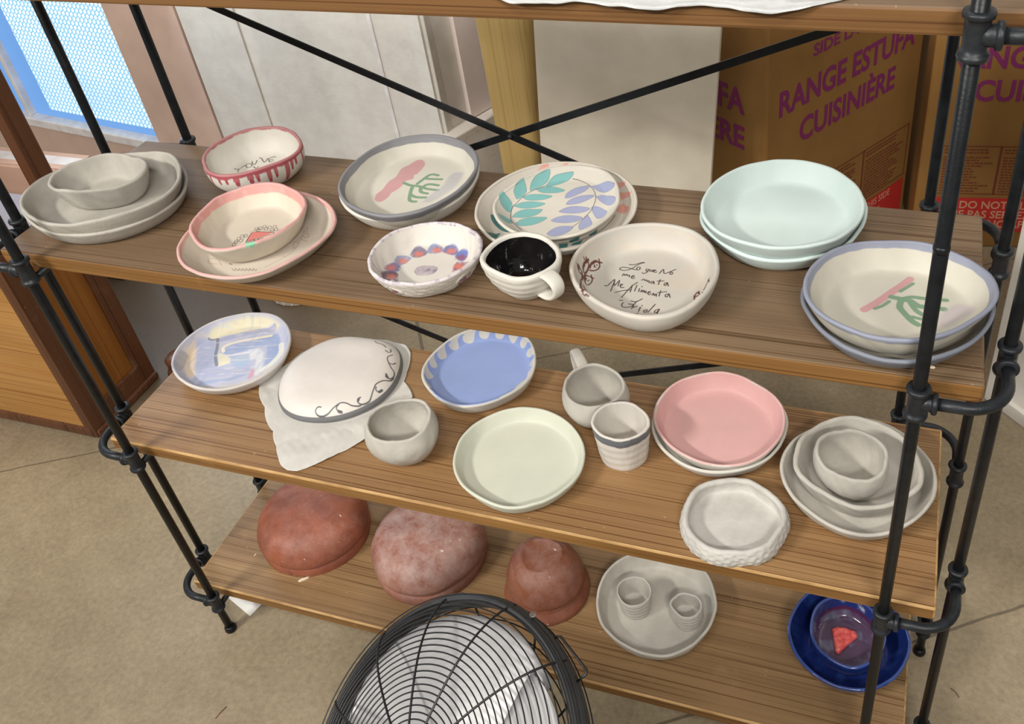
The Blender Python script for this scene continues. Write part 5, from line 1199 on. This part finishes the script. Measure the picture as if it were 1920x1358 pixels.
bm.faces.new(rings[0][::-1]); bm.faces.new(rings[-1]); bmesh.ops.recalc_face_normals(bm, faces=bm.faces)
me = bpy.data.meshes.new('wooden_post'); bm.to_mesh(me); bm.free(); me.materials.append(TAN)
tag(link('wooden_post', me), 'smooth tan tapered wooden post left of the leaning white board', 'post').modifiers.new('edge', 'EDGE_SPLIT')
PANEL = mottled('smudged_white_panel', L(226, 217, 199), L(212, 202, 184), 7, .6, .05, 40)
mb = MB(); mb.box(-.205, .205, 0, .018, 0, 1.3)
tag(mb.build('leaning_board', PANEL, None, .001, 1, (-.076, .985, FZ+.0145), (math.atan(-.03), .07, 0)), 'smudged off-white flat board leaning in front of the cartons', 'board')

# white bucket on the floor by the door
BUCK = mottled('bucket_white', L(226, 220, 210), L(206, 198, 186), 20, .5, .2)
mb = MB(); mb.tube([(0, 0, 0), (0, 0, .002), (0, 0, .03), (0, 0, .21), (0, 0, .214), (0, 0, .214), (0, 0, .02), (0, 0, .02)], [.096, .099, .1, .108, .108, .104, .096, .01], 48)
for i in range(24):
    a = 2*PI*i/24; mb.box(-.0012, .0012, -.0015, .0015, 0, .032, Matrix.Rotation(a, 4, 'Z') @ Matrix.Translation((.1, 0, .004)))
tag(mb.build('bucket', BUCK, None, 0, 2, (-1.09, 1.02, FZ)), 'white bucket on the floor, seen under the upper shelf', 'bucket')

# white door leaf at the right edge
DOORM = mottled('chipped_white_paint', L(226, 221, 211), L(212, 206, 196), 12, .5, .1)
dr = thing('white_door_leaf', 'chipped white panel door leaning upright at the right edge behind the pipes', 'door', (.821, .957, FZ), math.radians(-43))
mb = MB(); mb.box(0, .8, .004, .03, 0, 1.7); mb.build('door_panel', DOORM, dr, .002)
mb = MB(); mb.box(0, .034, -.006, .034, 0, 1.7); mb.build('door_stile', DOORM, dr, .003)
mb = MB(); mb.box(.034, .8, -.006, .034, 0, .038); mb.build('door_rail', DOORM, dr, .003)

# white sheet of paper on the floor under the rack
mb = MB(); T_ = Vector((-.588, .012, 0)); a_ = Vector((-.941, .338, 0))*.085; c2 = Vector((.235, .972, 0))*.2
mb.poly([T_, T_+c2, T_+a_+c2, T_+a_]); pm = mat('paper', L(236, 234, 228), .7)
o = tag(mb.build('paper_sheet', pm, None, 0, 2, (0, 0, FZ+.0008)), 'white sheet of paper on the floor under the left end of the rack', 'paper')
s_ = o.modifiers.new('thickness', 'SOLIDIFY'); s_.thickness = .0006

# ---------------------------------------------------------------- floor fan in front of the rack
FC = Vector((.091, -.325, .320)); FR = .225
fz_ = Vector((-.356, -.395, .847)).normalized(); fx_ = Vector((0, 0, 1)).cross(fz_).normalized(); fy_ = fz_.cross(fx_)
fanb = thing('floor_fan', 'black wire cage floor fan with silver blades, tilted upward in front of the rack', 'fan', (FC.x, FC.y, FZ))
FM = Matrix.Translation(FC-Vector((FC.x, FC.y, FZ))) @ Matrix((fx_, fy_, fz_)).transposed().to_4x4()
BLK_ = mat('black_wire', L(22, 22, 24), .4); RIM = mottled('black_plastic_rim', L(40, 41, 43), L(52, 53, 55), 30, .45)
ALU = mottled('silver_blade', L(188, 186, 186), L(174, 172, 173), 9, .45, .05, 30); ALU.node_tree.nodes['Principled BSDF'].inputs['Metallic'].default_value = .25
def fbuild(mb, name, m_, bevel=0., parent=None):
    mb.bm.transform(FM); return mb.build(name, m_, fanb if parent is None else parent, bevel)
circ = lambda r, z, n=96: [(r*math.cos(2*PI*i/n), r*math.sin(2*PI*i/n), z) for i in range(n)]
DF, DBK = .068, -.075
gz = lambda r, d: d*(1-(r/FR)**4)**.75 if r < FR else 0
mb = MB()
for zz, rr in ((.010, FR-.008), (.0, FR-.0055), (-.011, FR-.008)): mb.tube(circ(rr, zz), .0065, 12, True)
rim_o = fbuild(mb, 'rim_band', RIM)
for nm, d_, n_, nr_, ph_ in (('front_grille', DF, 22, 12, .43), ('rear_grille', DBK, 14, 12, .33)):
    mb = MB()
    for i in range(n_):
        r = .040+(FR-.012-.040)*(i/(n_-1)); mb.tube(circ(r, gz(r, d_)), .00105, 6, True)
    for zz in (.25, .5, .75) : mb.tube(circ(FR-.004+.0*zz, d_*zz*.42), .00105, 6, True)
    for i in range(nr_):
        a = 2*PI*i/nr_+ph_; rs = [.03+(FR-.03)*t/26 for t in range(27)]
        mb.tube([(r*math.cos(a), r*math.sin(a), gz(r, d_)+(.0016 if d_ > 0 else -.0016)) for r in rs], .0016, 7)
    g_o = fbuild(mb, nm, BLK_)
    mb = MB(); mb.tube([(0, 0, d_-.002), (0, 0, d_+.002), (0, 0, d_+.004)], [.034, .034, .030], 40); fbuild(mb, 'center_cap', BLK_, 0, g_o)
for kb in range(3):
    bm = bmesh.new(); rows = []
    a0 = kb*2*PI/3+.25; na, nrr = 26, 14
    for i in range(nrr+1):
        t = i/nrr; r = .035+(FR-.028-.035)*t; wd_ = math.radians(84+42*math.sin(PI*min(t*1.05, 1)*.62))
        row_ = []
        for j in range(na+1):
            q = j/na-.5; a = a0+q*wd_+.25*t; zz = q*.034*(.35+.65*t)+.010*math.cos(q*PI)-.004
            rr = r if i < nrr else r-.018*abs(q*2)**4
            row_.append(bm.verts.new((rr*math.cos(a), rr*math.sin(a), zz)))
        rows.append(row_)
    for i in range(nrr):
        for j in range(na): bm.faces.new((rows[i][j], rows[i][j+1], rows[i+1][j+1], rows[i+1][j])).smooth = True
    bm.transform(FM); bmesh.ops.recalc_face_normals(bm, faces=bm.faces)
    me = bpy.data.meshes.new('fan_blade'); bm.to_mesh(me); bm.free(); me.materials.append(ALU)
    o = link('fan_blade', me, fanb); s_ = o.modifiers.new('thickness', 'SOLIDIFY'); s_.thickness = .0014
mb = MB(); mb.tube([(0, 0, -.03), (0, 0, .026), (0, 0, .034)], [.038, .038, .03], 40); fbuild(mb, 'blade_hub', ALU)
mb = MB(); mb.tube([(0, 0, -.16), (0, 0, -.155), (0, 0, -.09), (0, 0, -.05)], [.045, .06, .065, .06], 40); fbuild(mb, 'motor_housing', RIM)
# bent wire handle on the rim
mb = MB(); pr = lambda a, r, z: (r*math.cos(a), r*math.sin(a), z)
mb.tube([pr(1.65, FR, -.004), pr(1.645, FR+.004, -.005), pr(1.63, FR+.007, -.005), pr(1.375, FR+.017, -.005), pr(1.358, FR+.014, -.005), pr(1.352, FR, -.004)], .0018, 8)
fbuild(mb, 'carry_handle', BLK_)
mb = MB(); mb.tube([pr(1.815, FR+.002, .010), pr(1.815, FR+.004, .015)], .004, 10); fbuild(mb, 'rim_screw', mat('bright_screw', L(220, 220, 220), .3, 1.), 0, rim_o)
# round base, pole and tilting neck
hz = FC.z-FZ; bk = FM.translation-Vector(fz_)*.125
mb = MB(); mb.tube([(bk.x, bk.y, 0), (bk.x, bk.y, .004), (bk.x, bk.y, .022), (bk.x, bk.y, .03), (bk.x, bk.y, .034)], [.15, .16, .158, .06, .02], 56)
mb.build('round_base', RIM, fanb)
mb = MB(); mb.tube([(bk.x, bk.y, .03), (bk.x, bk.y, bk.z-.02), bk], .014, 16); mb.build('stand_pole', RIM, fanb)

# loose dark threads on the floor
for pts, lb in (([(-.519, -.165), (-.523, -.176), (-.526, -.190)], 'thin dark thread on the concrete left of the fan'), ([(.756, .204), (.764, .199), (.770, .190)], 'thin dark thread on the concrete right of the rack')):
    mb = MB(); mb.tube([(x, y, FZ+.0012) for x, y in pts], .0007, 6)
    tag(mb.build('thread', DINK if 'left' in lb else CAB_DARK), lb, 'thread', 'loose threads on the floor')
